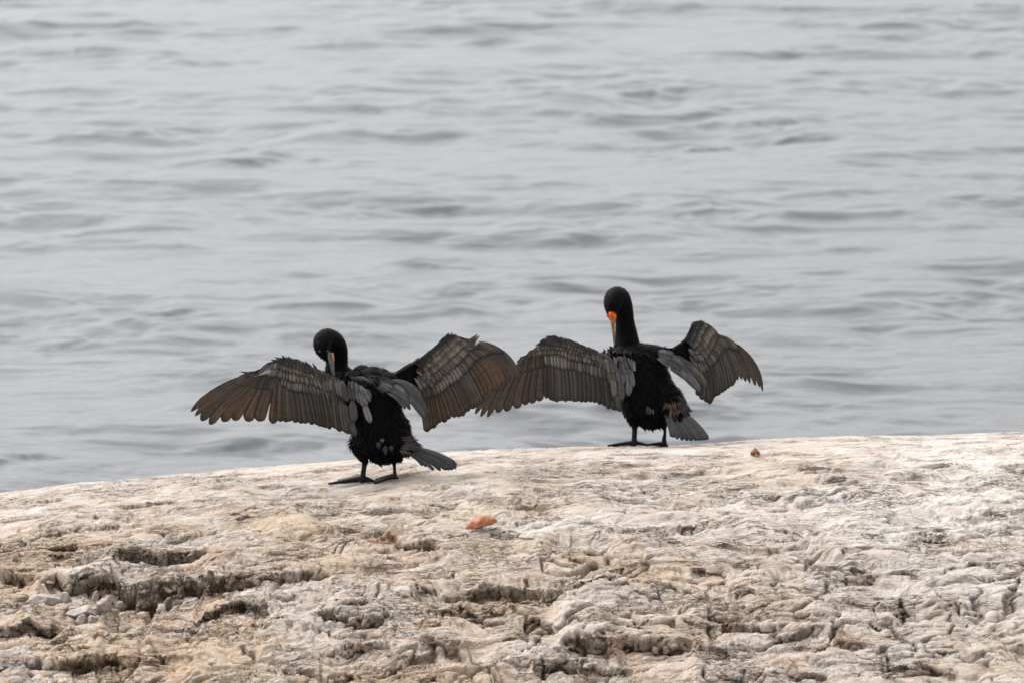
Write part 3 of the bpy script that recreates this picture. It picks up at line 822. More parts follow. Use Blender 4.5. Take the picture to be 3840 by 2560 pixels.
# ---- bird on the left, standing a metre in front of the crest
fa = hit(1357, 1806); fb = hit(1478, 1800)
yL = float(fa[1])
def depL(px, py):
    d = abs(px - 1330) * PXM * 20 if px < 1330 else 0
    return yL + (-.080 * math.exp(-(d / .07) ** 2) + .05 * (1 - math.exp(-(d / .18) ** 2)) - .05 * max(d - .38, 0))
def depLR(px, py):
    d = max(px - 1500, 0) * PXM * 20
    return yL + (-.060 * math.exp(-(d / .06) ** 2) + .055 * (1 - math.exp(-(d / .18) ** 2)) - .12 * max(d - .24, 0))
def fixL(o): return lambda px, py: yL + o
left_wing = dict(zf=Z1, dep=depL, side=-1,
  lead=[(520,555),(700,480),(830,430),(930,430),(1050,480),(1180,540),(1290,590),(1380,640)],
  inner=[(560,600),(700,620),(800,630),(900,660),(1040,680),(1180,720),(1290,780),(1400,860)],
  rows=[
   dict(name='primary_feather', keys=[(600,560,80,855),(625,565,113,890),(655,560,163,930),(690,560,235,958),(715,555,340,935),(740,555,432,930),(765,555,545,937),(785,550,645,940),(820,545,765,962)],
        n=9, w=[66,70,78,84,96,100,104,104,84], kind='primary', layer=0, mat=M_FLIGHT, cols=[BRN,BRN,BRN2,BRN2,BRN2], bends=[.075,.07,.06,.055,.05,.04,.03,.02,.01], slope=.2, jit=2),
   dict(name='secondary_feather', keys=[(850,550,830,945),(890,560,905,942),(940,570,985,955),(1000,580,1062,960),(1060,590,1145,970),(1120,605,1190,985),(1170,620,1235,998),(1230,645,1305,1015),(1290,670,1380,1040),(1340,700,1455,1070)],
        n=17, w=[80,72,66,60,54,48], kind='secondary', layer=.001, mat=M_FLIGHT, cols=[BRN2,BRN,BRG,BRG,BRG], bend=.01, slope=.32, jit=5),
   dict(name='covert_feather', keys=[(640,530,440,622),(690,520,510,655),(740,510,590,660),(790,500,690,672),(840,510,770,682)], n=10, w=62, kind='secondary', layer=.006, mat=M_FLIGHT, cols=[BRN,BRN,(.11,.08,.06)], bend=.05, slope=.2),
   dict(name='covert_feather', keys=[(860,520,855,650),(930,530,940,692),(1010,550,1010,702),(1100,580,1130,728),(1200,620,1270,792),(1290,660,1395,855)], n=19, w=54, kind='round', layer=.006, mat=M_COVERT, cols=[COVG,COVG,COV,COVG], slope=.32),
   dict(name='covert_feather', keys=[(760,440,640,560),(820,440,720,565),(860,450,810,575),(910,460,900,610),(970,490,990,620),(1060,520,1100,640),(1150,560,1215,690),(1250,600,1320,745),(1330,650,1400,780)], n=23, w=50, kind='round', layer=.010, mat=M_COVERT, cols=[COVG,COVG,COV,COV,COV], slope=.34),
   dict(name='covert_feather', keys=[(790,430,750,490),(850,420,840,520),(920,430,925,545),(1000,450,1010,560),(1080,490,1110,585),(1170,530,1205,615),(1260,570,1300,665),(1330,610,1385,695)], n=22, w=40, kind='round', layer=.014, mat=M_COVERT, cols=[COVG,COV,COV], slope=.36),
   dict(name='covert_feather', keys=[(830,405,805,455),(900,405,895,485),(980,425,995,515),(1060,460,1080,540),(1150,500,1170,570),(1240,550,1270,615),(1340,590,1380,645)], n=20, w=34, kind='round', layer=.018, mat=M_COVERT, cols=[(.03,.026,.024),(.10,.085,.07),COV], slope=.38),
   dict(name='covert_feather', keys=[(860,395,850,430),(940,410,945,460),(1030,445,1040,490),(1120,490,1130,530),(1220,535,1240,575),(1310,580,1330,615)], n=18, w=28, kind='round', layer=.021, mat=M_COVERT, cols=[DK,(.05,.043,.038),(.12,.10,.085)], slope=.4),
   dict(name='edge_feather', keys=[(800,450,710,460),(820,440,745,432),(850,425,780,405),(880,425,845,392),(940,430,905,393),(1010,450,985,422),(1090,485,1050,445),(1200,540,1150,485),(1320,590,1270,552)], n=22, w=26, kind='pointed', layer=.016, mat=M_COVERT, cols=[DK,DK], slope=.1, jit=7),
   dict(name='edge_feather', keys=[(620,545,485,523),(630,550,500,540)], n=2, w=26, kind='pointed', layer=.010, mat=M_FLIGHT, cols=[BRN,BRN], slope=.1),
   dict(name='white_feather', keys=[(790,500,610,556),(800,508,660,545),(805,520,710,548)], n=4, w=17, jit=7, kind='pointed', layer=.018, mat=M_WHITE, cols=[WHT,WHT], slope=.1),
  ])
right_wing_L = dict(zf=Z2, dep=depLR, side=1,
  lead=[(520,540),(640,475),(760,405),(870,320),(960,230),(1040,215),(1140,245),(1260,280)],
  inner=[(740,720),(850,660),(930,610),(1010,560),(1090,490),(1160,430),(1230,370),(1330,330)],
  rows=[
   dict(name='primary_feather', keys=[(1250,285,1592,582),(1235,290,1572,592),(1225,300,1540,607),(1210,310,1500,620),(1190,325,1450,655),(1165,345,1410,690),(1135,370,1370,697),(1110,395,1325,715),(1085,420,1295,762)],
        n=10, w=[48,50,54,60,64,66,66,64], kind='primary', layer=0, mat=M_FLIGHT, cols=[BRG,BRN,BRN2,BRN2,BRN2], bends=[.15,.14,.125,.11,.10,.09,.08,.06], slope=.12, jit=2),
   dict(name='secondary_feather', keys=[(1070,430,1262,790),(1040,460,1225,822),(1005,495,1185,838),(975,520,1150,850),(945,545,1110,887),(900,580,1050,902),(860,610,980,938),(820,630,905,970),(785,640,862,996),(750,650,815,1022)],
        n=17, w=[60,60,58,58,60,64], kind='secondary', layer=.001, mat=M_FLIGHT, cols=[BRG,BRN,BRN,BRN2,BRN2], bend=.03, slope=.22, jit=5),
   dict(name='covert_feather', keys=[(1230,275,1450,370),(1180,280,1370,375),(1130,300,1295,398),(1090,330,1232,432),(1050,370,1190,482),(1010,400,1140,535),(960,440,1092,595),(910,480,1012,652),(850,520,942,705),(790,560,872,745),(735,590,805,770)], n=26, w=50, kind='round', layer=.006, mat=M_COVERT, cols=[BRG,BRG,COVG,COVG,(.12,.10,.085)], bend=.05, slope=.2),
   dict(name='covert_feather', keys=[(1100,250,1270,330),(1050,270,1215,340),(1000,300,1160,390),(960,330,1112,430),(920,370,1062,480),(870,420,1002,535),(810,470,932,600),(750,520,852,650),(700,570,770,690)], n=23, w=44, kind='round', layer=.010, mat=M_COVERT, cols=[BRG,COVG,COV,COV,COVG], bend=.07, slope=.2),
   dict(name='covert_feather', keys=[(1000,240,1150,310),(960,270,1100,345),(910,310,1052,395),(870,350,1002,435),(820,400,942,490),(760,450,872,550),(710,500,800,610)], n=22, w=36, kind='round', layer=.014, mat=M_CRESC, cols=[COVG,COV,COV], bend=.10, slope=.1, arch=.12),
   dict(name='covert_feather', keys=[(985,220,1100,275),(940,260,1045,320),(890,310,995,365),(840,360,945,415),(780,410,885,465),(720,460,810,520)], n=22, w=28, kind='round', layer=.018, mat=M_CRESC, cols=[COVG,COV,COV], bend=.12, slope=.05, arch=.14),
   dict(name='covert_feather', keys=[(960,220,1040,260),(900,280,975,325),(850,335,920,375),(790,390,865,425),(700,450,770,480)], n=18, w=22, kind='round', layer=.021, mat=M_CRESC, cols=[DK,COVG,DK], bend=.12, slope=.05, arch=.14),
   dict(name='covert_feather', keys=[(720,520,770,570),(760,520,830,590),(800,540,885,640),(780,570,850,665),(740,560,800,600)], n=8, w=34, kind='round', layer=.024, mat=M_COVERT, cols=[COV,GRY], bend=.1, slope=.2),
   dict(name='edge_feather', keys=[(520,560,600,490),(620,500,690,435),(720,440,770,390),(800,390,850,330),(870,330,910,280),(930,270,965,225),(975,250,996,186)], n=22, w=24, kind='pointed', layer=.014, mat=M_COVERT, cols=[DK,DK], slope=0, jit=5),
   dict(name='edge_feather', keys=[(1000,250,1020,190),(1010,245,1050,205),(1030,250,1070,215)], n=4, w=24, kind='pointed', layer=.013, mat=M_FLIGHT, cols=[BRN,BRG], slope=0, jit=4),
   dict(name='edge_feather', keys=[(1160,275,1245,208),(1180,285,1252,225)], n=2, w=34, kind='pointed', layer=.012, mat=M_FLIGHT, cols=[BRG,BRG], slope=0, jit=3),
   dict(name='white_feather', keys=[(1190,300,1265,262),(1110,285,1175,305)], n=2, w=30, kind='pointed', layer=.016, mat=M_WHITE, cols=[WHT,WHT], slope=.1, jit=2),
  ])
left = dict(origin=np.array([fa[0] + .05, yL, surf_z(fa[0], yL)]), yb=yL, zf=Z2,
  label="black cormorant on the left with a greyish bill tucked down, standing lower on the rock",
  body=[[(262,560,.02,100,95),(290,600,.01,190,150),(325,690,.0,232,185),(355,800,.0,228,195),(385,920,.0,226,200),(420,1030,.0,250,200),(445,1120,.0,235,180),(460,1170,0,170,140)],
        [(430,560,.0,70,80),(520,590,.0,50,70),(600,560,.01,40,60)],
        [(480,1060,-.02,150,140),(600,1120,-.05,110,100),(690,1160,-.08,55,50)],
        [(215,1130,.0,60,80),(262,1215,.0,44,60),(278,1270,.0,24,30)],
        [(500,1180,.03,80,80),(535,1240,.04,44,50),(537,1290,.04,18,22)],
        # neck and head: rises behind, loops over and comes down towards the camera
        [(130,600,.04,110,110),(62,540,.055,108,92),(52,470,.06,96,80),(60,400,.06,86,74),(58,325,.05,82,72),(40,272,.035,74,74),(4,240,.01,70,76),(-38,235,-.015,72,78),(-70,275,-.045,77,78),(-66,335,-.06,67,62),(-40,385,-.07,45,44),(-18,412,-.075,32,30)]],
  legs=[dict(shank=[(285,1240,0,26),(283,1300,0,23),(274,1370,0,23),(266,1430,0,27)], foot=np.array([*fa[:2], surf_z(*fa[:2])]),
             toes=[(-.118,.012,0),(-.085,.085,0),(-.02,.11,0),(.055,-.008,0)]),
        dict(shank=[(537,1260,.03,17),(537,1330,.02,14),(541,1390,.01,18),(545,1420,0,22)], foot=np.array([*fb[:2], surf_z(*fb[:2])]),
             toes=[(-.068,-.012,0),(-.066,.05,.006),(-.02,.085,.004),(.012,.02,0)])],
  legline=1268, neckline=520, ntorso=4200, flow=(.55, -.15, -.85),
  bill=[('bill', M_BILLD, [(-8,375,-.082,20,18),(3,425,-.092,24,20),(12,470,-.096,19,16),(19,510,-.099,15,12),(27,548,-.102,9,8)]),
        ('throat_skin', M_ORANGE2, [(16,368,-.090,6,10),(21,395,-.097,8,10),(24,420,-.100,7,9),(25,450,-.100,4,6)]),],
  eyes=[(-92,352,-.088),(-24,352,-.094)],
  wings=[left_wing, right_wing_L],
  extra=[
   # shoulder feathers over the left side of the back
   dict(name='scapular_feather', zf=Z2, dep=fixL(-.088), side=-1, keys=[(-60,600,-40,700),(0,590,30,690),(60,600,90,730),(120,620,150,780)], n=8, w=40, kind='round', layer=0, mat=M_SCAP, cols=[COVG,GRY], slope=.05),
   dict(name='scapular_feather', zf=Z2, dep=fixL(-.094), side=-1, keys=[(150,600,175,760),(190,600,225,780),(235,620,270,820),(270,640,325,800),(290,660,335,740)], n=7, w=46, kind='round', layer=.004, mat=M_SCAP, cols=[COVG,GRY2,GRY2], slope=.05),
   dict(name='scapular_feather', zf=Z2, dep=fixL(-.098), side=-1, keys=[(150,590,165,680),(200,600,215,690),(250,630,268,720),(280,660,325,755)], n=7, w=34, kind='round', layer=.008, mat=M_SCAP, cols=[GRY,GRY2], slope=.05, jit=12),
   dict(name='scapular_feather', zf=Z2, dep=fixL(-.092), side=-1, keys=[(180,750,198,945),(275,770,335,952)], n=2, w=78, kind='round', layer=.002, mat=M_SCAP, cols=[(.17,.15,.14),(.21,.205,.215)], slope=.05, jit=1),
   dict(name='scapular_feather', zf=Z2, dep=fixL(-.085), side=-1, keys=[(20,760,60,1010),(90,780,120,1030),(150,800,205,1060)], n=6, w=44, kind='secondary', layer=0, mat=M_FLIGHT, cols=[BRG,(.16,.14,.13)], slope=.03),
   # long shoulder feathers sweeping over the right wing
   dict(name='scapular_feather', zf=Z2, dep=fixL(-.085), side=1, keys=[(470,600,640,645),(500,590,745,700),(520,600,790,775),(540,640,832,900),(530,680,775,915)], n=9, w=[36,42,48,64,70], kind='round', layer=0, mat=M_SCAP, cols=[GRY,(.085,.08,.075),(.12,.12,.13)], bend=.12, slope=.0, jit=5),
   dict(name='scapular_feather', zf=Z2, dep=fixL(-.090), side=1, keys=[(430,600,540,650),(440,630,640,700),(470,660,670,790),(480,690,665,850),(470,700,600,800)], n=9, w=[32,38,46,44], kind='round', layer=.004, mat=M_SCAP, cols=[GRY2,GRY,GRY], bend=.10, slope=.0, jit=6),
   dict(name='scapular_feather', zf=Z2, dep=fixL(-.094), side=1, keys=[(400,580,530,600),(410,600,535,645),(400,640,470,690),(390,650,430,690)], n=8, w=34, kind='round', layer=.008, mat=M_SCAP, cols=[DK,GRY2,DK], bend=.08, slope=.0, jit=8),
   # ruffled black tufts along the shoulders
   dict(name='edge_feather', zf=Z2, dep=fixL(-.03), side=1, keys=[(120,560,175,512),(190,560,236,512),(250,570,300,530),(340,570,415,493),(400,580,470,518),(480,580,560,522)], n=20, w=30, kind='pointed', layer=0, mat=M_COVERT, cols=[DK,DK], slope=0, jit=10, bend=.08),
   dict(name='edge_feather', zf=Z2, dep=fixL(-.075), side=1, keys=[(150,560,230,600),(240,570,330,620),(330,590,420,640)], n=9, w=30, kind='pointed', layer=0, mat=M_COVERT, cols=[DK,GRY,DK], slope=0, jit=12, bend=.08),
   # tail
   dict(name='tail_feather', zf=Z2, dep=fixL(-.10), side=1, on='root', keys=[(650,1200,770,1316),(640,1190,835,1332),(650,1180,905,1352),(660,1170,990,1352),(670,1160,1035,1340),(680,1150,1070,1325),(690,1150,1048,1274)], n=12, w=[26,30,33,34,30,24], kind='secondary', layer=0, mat=M_TAIL, cols=[TL,TL], slope=.15, jit=4, bend=.02, up=1.2),
   dict(name='rump_feather', zf=Z2, dep=fixL(-.125), side=1, keys=[(600,1060,700,1075),(620,1100,745,1100),(620,1130,790,1175),(600,1160,740,1150),(580,1180,680,1200),(590,1200,660,1240)], n=26, w=17, kind='pointed', layer=0, mat=M_SCAP, cols=[DK,(.055,.036,.028),(.015,.012,.012),(.06,.042,.033),DK], slope=0, jit=20, wj=.5),
   dict(name='rump_feather', zf=Z2, dep=fixL(-.105), side=1, keys=[(400,1110,410,1175),(455,1140,460,1228),(510,1140,512,1195),(430,1080,440,1120)], n=4, w=48, kind='pointed', layer=0, mat=M_SCAP, cols=[(.02,.02,.02),(.075,.075,.08)], slope=.1, jit=2),
  ])
build_bird(left)

# ---- bird on the right, standing on the crest
fc = hit(2376, 1672); fd = hit(2492, 1671)
yR = float(min(fc[1], YC + .05))
fc = np.array([W(2376, 1672, yR)[0], yR, 0]); fd = np.array([W(2492, 1672, yR)[0], yR + .01, 0])
def depRL(px, py):
    d = max(2340 - px, 0) * PXM * 20
    return yR + (-.080 * math.exp(-(d / .07) ** 2) + .05 * (1 - math.exp(-(d / .18) ** 2)) - .05 * max(d - .38, 0))
def depRR(px, py):
    d = max(px - 2510, 0) * PXM * 20
    return yR + (-.060 * math.exp(-(d / .06) ** 2) + .05 * (1 - math.exp(-(d / .15) ** 2)) - .10 * max(d - .2, 0))
def fixR(o): return lambda px, py: yR + o
D2 = (.105, .075, .055)
wing_RL = dict(zf=Z3, dep=depRL, side=-1,
  lead=[(400,745),(520,665),(600,588),(700,548),(800,562),(920,610),(1060,675),(1190,750)],
  inner=[(420,820),(520,790),(620,760),(720,770),(840,790),(960,820),(1080,860),(1190,930)],
  rows=[
   dict(name='primary_feather', keys=[(430,765,45,1190),(445,758,90,1213),(465,750,150,1218),(490,742,230,1178),(515,735,308,1168),(540,730,385,1143),(565,722,460,1118),(595,715,522,1105),(625,708,587,1088),(655,702,645,1060)],
        n=10, w=[60,64,76,84,88,86,84,80,76], kind='primary', layer=0, mat=M_FLIGHT, cols=[D2,D2,D2,BRN,D2], bends=[.05,.05,.045,.04,.03,.03,.02,.01], slope=.2, jit=2),
   dict(name='secondary_feather', keys=[(680,700,690,1075),(740,700,742,1080),(800,710,830,1082),(880,725,905,1087),(960,740,985,1097),(1050,760,1080,1107),(1130,790,1155,1138),(1200,830,1255,1170)],
        n=17, w=[58,58,58,56,52,48], kind='secondary', layer=.001, mat=M_FLIGHT, cols=[D2,(.11,.095,.08),(.11,.10,.09),(.10,.10,.105)], bend=.01, slope=.32, jit=4),
   dict(name='covert_feather', keys=[(470,700,408,838),(520,680,478,838),(570,660,545,818),(630,650,620,790)], n=7, w=56, kind='secondary', layer=.006, mat=M_FLIGHT, cols=[D2,D2], bend=.04, slope=.2),
   dict(name='covert_feather', keys=[(640,650,650,790),(700,660,712,805),(760,670,768,820),(830,690,838,825),(900,700,905,842),(970,720,978,858),(1050,740,1052,882),(1120,760,1138,908),(1190,800,1210,962)], n=19, w=54, kind='round', layer=.006, mat=M_COVERT, cols=[COVG,COV,COVG,COVG,GRY], slope=.32),
   dict(name='covert_feather', keys=[(540,650,500,720),(600,620,575,700),(650,610,645,705),(710,610,715,700),(780,620,785,710),(850,640,860,740),(920,650,935,760),(1000,670,1020,785),(1080,700,1105,805),(1160,730,1190,835)], n=23, w=48, kind='round', layer=.010, mat=M_COVERT, cols=[D2,COVG,COV,COVG,COVG], slope=.34),
   dict(name='covert_feather', keys=[(600,600,570,665),(650,580,640,655),(710,575,710,655),(790,590,800,670),(870,610,882,695),(950,640,968,715),(1040,660,1060,745),(1130,690,1160,775)], n=22, w=40, kind='round', layer=.014, mat=M_COVERT, cols=[COVG,COV,COVG], slope=.36),
   dict(name='covert_feather', keys=[(620,570,600,625),(680,550,680,620),(750,560,755,630),(830,580,840,650),(920,610,935,680),(1010,640,1030,700),(1100,670,1125,735)], n=21, w=33, kind='round', layer=.018, mat=M_COVERT, cols=[DK,(.10,.09,.08),COVG], slope=.38),
   dict(name='covert_feather', keys=[(700,540,705,580),(780,555,785,600),(870,585,880,630),(960,620,975,660),(1060,655,1080,695),(1140,690,1165,730)], n=18, w=27, kind='round', layer=.021, mat=M_COVERT, cols=[DK,(.045,.04,.036),(.07,.063,.058)], slope=.4),
   dict(name='edge_feather', keys=[(630,585,545,616),(640,570,580,593),(680,555,620,565),(710,552,655,538),(760,565,715,531),(840,585,800,552),(920,615,875,585),(1000,645,955,612),(1100,680,1040,648)], n=22, w=24, kind='pointed', layer=.016, mat=M_COVERT, cols=[DK,DK], slope=.1, jit=6),
  ])
wing_RR = dict(zf=Z4, dep=depRR, side=1,
  lead=[(640,645),(740,632),(825,562),(874,458),(940,410),(1010,448),(1080,530),(1160,570)],
  inner=[(840,760),(900,790),(960,780),(1040,760),(1090,720),(1130,670),(1170,640),(1200,620)],
  rows=[
   dict(name='primary_feather', keys=[(1190,575,1478,996),(1175,575,1445,965),(1165,575,1400,945),(1155,575,1352,922),(1145,575,1308,905),(1130,580,1262,907)],
        n=7, w=[46,50,52,54,54,54], kind='primary', layer=0, mat=M_FLIGHT, cols=[D2,D2,(.12,.10,.08)], bends=[.13,.12,.10,.085,.07,.05], slope=.1, jit=2),
   dict(name='secondary_feather', keys=[(1110,590,1245,930),(1090,605,1212,960),(1070,620,1172,988),(1050,640,1130,1020),(1030,660,1095,1042),(1010,680,1060,1052),(990,700,1040,1100),(970,720,1010,1095),(940,740,985,1085),(910,740,945,1045)],
        n=14, w=[52,54,56,58,62,60], kind='secondary', layer=.001, mat=M_FLIGHT, cols=[(.14,.12,.10),(.14,.12,.10),(.11,.10,.10),(.085,.085,.09)], bend=.05, slope=.18, jit=5),
   dict(name='covert_feather', keys=[(1100,530,1282,658),(1070,535,1230,640),(1040,550,1190,640),(1020,570,1150,670),(1000,590,1130,705),(970,620,1102,755),(940,650,1062,795),(900,680,1005,860),(860,700,950,870)], n=19, w=48, kind='round', layer=.006, mat=M_COVERT, cols=[BRG,BRG,COVG,GRY], bend=.06, slope=.15),
   dict(name='covert_feather', keys=[(1010,450,1110,560),(990,470,1105,575),(960,500,1092,605),(940,540,1072,650),(910,580,1045,695),(880,620,995,735),(850,660,935,770)], n=17, w=42, kind='round', layer=.010, mat=M_COVERT, cols=[COVG,COV,COVG,GRY], bend=.09, slope=.12),
   dict(name='covert_feather', keys=[(950,430,1080,520),(930,440,1072,545),(900,480,1052,575),(880,520,1035,610),(870,560,1005,650),(850,610,930,700)], n=18, w=32, kind='round', layer=.014, mat=M_CRESC, cols=[COVG,COV,COV], bend=.11, slope=.04, arch=.13),
   dict(name='covert_feather', keys=[(930,420,1030,480),(900,450,1000,515),(880,490,985,550),(860,540,965,595),(840,590,910,650)], n=18, w=25, kind='round', layer=.018, mat=M_CRESC, cols=[COVG,COV,COVG], bend=.12, slope=.04, arch=.13),
   dict(name='covert_feather', keys=[(910,425,960,450),(885,470,935,500),(860,530,915,560),(830,580,880,620)], n=14, w=22, kind='round', layer=.021, mat=M_CRESC, cols=[DK,COVG,GRY], bend=.1, slope=.04, arch=.12),
   dict(name='covert_feather', keys=[(850,640,900,700),(900,640,960,700),(950,640,1020,705),(920,670,985,760),(880,680,930,750)], n=9, w=38, kind='round', layer=.022, mat=M_COVERT, cols=[GRY,COVG,GRY], bend=.08, slope=.15),
   dict(name='edge_feather', keys=[(720,650,760,615),(790,610,820,560),(840,570,850,515),(865,520,872,455),(890,450,905,415),(930,430,955,402),(960,430,992,408),(1000,460,1025,440)], n=16, w=20, kind='pointed', layer=.014, mat=M_COVERT, cols=[DK,DK], slope=0, jit=4),
   dict(name='edge_feather', keys=[(1040,520,1190,568),(1060,540,1195,580)], n=2, w=22, kind='pointed', layer=.010, mat=M_FLIGHT, cols=[D2,D2], slope=.05, bend=.05, jit=2),
  ])
oR = np.array([fc[0] + .05, yR, surf_z(fc[0], yR)])
right = dict(origin=oR, yb=yR, zf=Z4,
  label="black cormorant on the right with bright orange face skin, neck raised, standing on the crest",
  body=[[(400,700,.02,150,110),(410,740,.0,215,150),(440,830,.0,225,180),(480,930,.0,225,195),(515,1030,.0,235,200),(540,1120,.0,240,190),(545,1170,.0,215,170),(545,1210,0,150,120)],
        [(175,735,.0,45,60),(235,700,.0,62,80),(350,680,.01,80,90),(480,690,.01,90,90),(600,690,.0,75,80),(680,690,.01,45,60)],
        [(600,1000,-.02,140,130),(700,1090,-.05,120,105),(755,1160,-.08,95,70),(760,1200,-.09,80,50)],
        [(340,1130,.0,50,80),(375,1210,.0,48,60),(398,1275,.0,26,32)],
        [(620,1200,.03,70,80),(650,1260,.04,36,44),(655,1310,.04,17,20)],
        [(345,720,.02,125,110),(338,650,.03,117,105),(338,590,.035,106,98),(332,520,.04,95,90),(322,430,.04,82,84),(312,340,.035,80,84),(302,270,.03,80,84),(278,218,.015,84,88),(242,212,-.01,84,90),(222,255,-.035,80,82),(212,310,-.05,62,60),(208,350,-.06,40,40),(208,375,-.065,28,30)]],
  legs=[dict(shank=[(396,1250,0,28),(403,1320,0,24),(400,1390,0,23),(400,1435,0,27)], foot=np.array([fc[0], fc[1], surf_z(*fc[:2])]),
             toes=[(-.095,.0,0),(-.075,.07,0),(-.01,.085,0),(.055,-.012,0)]),
        dict(shank=[(655,1280,.03,17),(657,1350,.02,14),(651,1400,.01,20),(652,1440,0,23)], foot=np.array([fd[0], fd[1], surf_z(*fd[:2])]),
             toes=[(-.072,-.006,0),(-.05,.05,.0),(-.005,.07,.0),(.01,-.01,0)])],
  legline=1285, neckline=640, ntorso=4200, flow=(.5, -.15, -.85),
  bill=[('bill', M_BILLY, [(206,340,-.072,7,8),(211,385,-.090,11,14),(218,432,-.095,15,15),(224,490,-.098,12,13),(228,540,-.10,10,10),(229,580,-.102,8,8),(231,600,-.101,5,6)]),
        ('face_skin', M_ORANGE, [(196,338,-.070,6,8),(198,355,-.084,14,14),(201,380,-.090,14,13),(204,412,-.094,6,8)]),
        ('throat_skin', M_ORANGE, [(212,334,-.070,7,8),(232,366,-.084,17,12),(235,398,-.090,11,10),(232,440,-.094,4,6)])],
  eyes=[(178,372,-.066),(232,345,-.082)],
  wings=[wing_RL, wing_RR],
  extra=[
   dict(name='scapular_feather', zf=Z4, dep=fixR(-.088), side=-1, keys=[(170,720,190,830),(230,720,245,850),(300,730,315,850),(360,750,395,850)], n=7, w=44, kind='round', layer=.004, mat=M_SCAP, cols=[COVG,GRY,GRY2], slope=.05, jit=15, wj=.3),
   dict(name='scapular_feather', zf=Z4, dep=fixR(-.094), side=-1, keys=[(190,700,205,770),(270,700,285,780),(330,710,350,790),(390,740,412,825)], n=9, w=30, kind='round', layer=.008, mat=M_SCAP, cols=[COVG,GRY,GRY2], slope=.05, jit=14, wj=.3),
   dict(name='scapular_feather', zf=Z4, dep=fixR(-.086), side=-1, keys=[(215,830,240,1062),(285,850,295,1082),(365,830,350,1042)], n=3, w=68, kind='round', layer=0, mat=M_SCAP, cols=[(.16,.14,.13),(.15,.15,.16),(.16,.16,.17)], slope=.05, jit=1),
   dict(name='scapular_feather', zf=Z4, dep=fixR(-.086), side=-1, keys=[(190,800,200,940),(250,800,262,930),(310,800,325,940),(370,800,395,960)], n=6, w=52, kind='round', layer=.002, mat=M_SCAP, cols=[COVG,GRY,GRY], slope=.05, jit=5),
   dict(name='scapular_feather', zf=Z4, dep=fixR(-.078), side=-1, keys=[(200,930,225,1150),(230,940,255,1160),(260,950,275,1172)], n=4, w=44, kind='secondary', layer=0, mat=M_FLIGHT, cols=[(.07,.07,.075),(.06,.06,.065)], slope=.03, jit=2),
   dict(name='scapular_feather', zf=Z4, dep=fixR(-.075), side=1, keys=[(720,700,860,800),(760,720,930,870),(780,740,1000,950),(770,760,1015,985)], n=5, w=[50,60,76], kind='round', layer=0, mat=M_SCAP, cols=[(.10,.08,.06),(.15,.12,.085)], bend=.10, slope=.0, jit=3),
   dict(name='scapular_feather', zf=Z4, dep=fixR(-.085), side=1, keys=[(600,670,740,690),(620,690,820,790),(650,720,890,880),(680,770,972,1000),(690,810,930,1000)], n=9, w=[32,42,54,66], kind='round', layer=0, mat=M_SCAP, cols=[GRY,(.12,.12,.125),(.13,.13,.14)], bend=.10, slope=.0, jit=4),
   dict(name='scapular_feather', zf=Z4, dep=fixR(-.090), side=1, keys=[(590,660,700,670),(600,690,720,730),(600,720,660,790),(640,740,800,830)], n=9, w=36, kind='round', layer=.004, mat=M_SCAP, cols=[GRY2,GRY,(.12,.12,.125)], bend=.08, slope=.0, jit=8),
   dict(name='edge_feather', zf=Z4, dep=fixR(-.02), side=1, keys=[(150,690,130,665),(190,670,180,648),(560,650,600,622),(640,650,700,640)], n=10, w=22, kind='pointed', layer=0, mat=M_COVERT, cols=[DK,DK], slope=0, jit=8, bend=.05),
   dict(name='tail_feather', zf=Z4, dep=fixR(-.11), side=1, on='root', keys=[(665,1215,712,1380),(685,1215,748,1395),(710,1215,802,1410),(735,1210,860,1413),(760,1210,912,1412),(790,1205,962,1412),(815,1200,1000,1408),(835,1200,1024,1404)], n=11, w=[34,38,42,42,38], kind='secondary', layer=0, mat=M_TAIL, cols=[TL,TL,(.08,.08,.085)], slope=.1, jit=2, bend=.04, up=.8),
   dict(name='rump_feather', zf=Z4, dep=fixR(-.135), side=1, keys=[(660,1110,640,1150),(700,1100,690,1160),(740,1090,745,1160),(790,1100,815,1165),(820,1130,865,1180),(700,1160,700,1205),(760,1160,770,1210),(820,1160,850,1215)], n=46, w=14, kind='pointed', layer=0, mat=M_SCAP, cols=[(.02,.015,.015),(.15,.065,.028),(.03,.022,.02),(.13,.06,.03),(.012,.011,.011)], slope=.1, jit=22, wj=.5),
   dict(name='rump_feather', zf=Z4, dep=fixR(-.11), side=1, keys=[(760,1040,830,1080),(780,1080,850,1130),(800,1130,872,1195),(650,1190,660,1235),(720,1200,740,1235),(790,1190,850,1215)], n=20, w=22, kind='pointed', layer=0, mat=M_COVERT, cols=[DK,DK], slope=0, jit=9, wj=.4),
   dict(name='rump_feather', zf=Z4, dep=fixR(-.105), side=1, keys=[(510,1120,505,1185),(530,1130,535,1195),(550,1150,560,1190)], n=4, w=20, kind='round', layer=0, mat=M_SCAP, cols=[(.05,.05,.055),(.09,.09,.095)], slope=.1, jit=5),
  ])
build_bird(right)

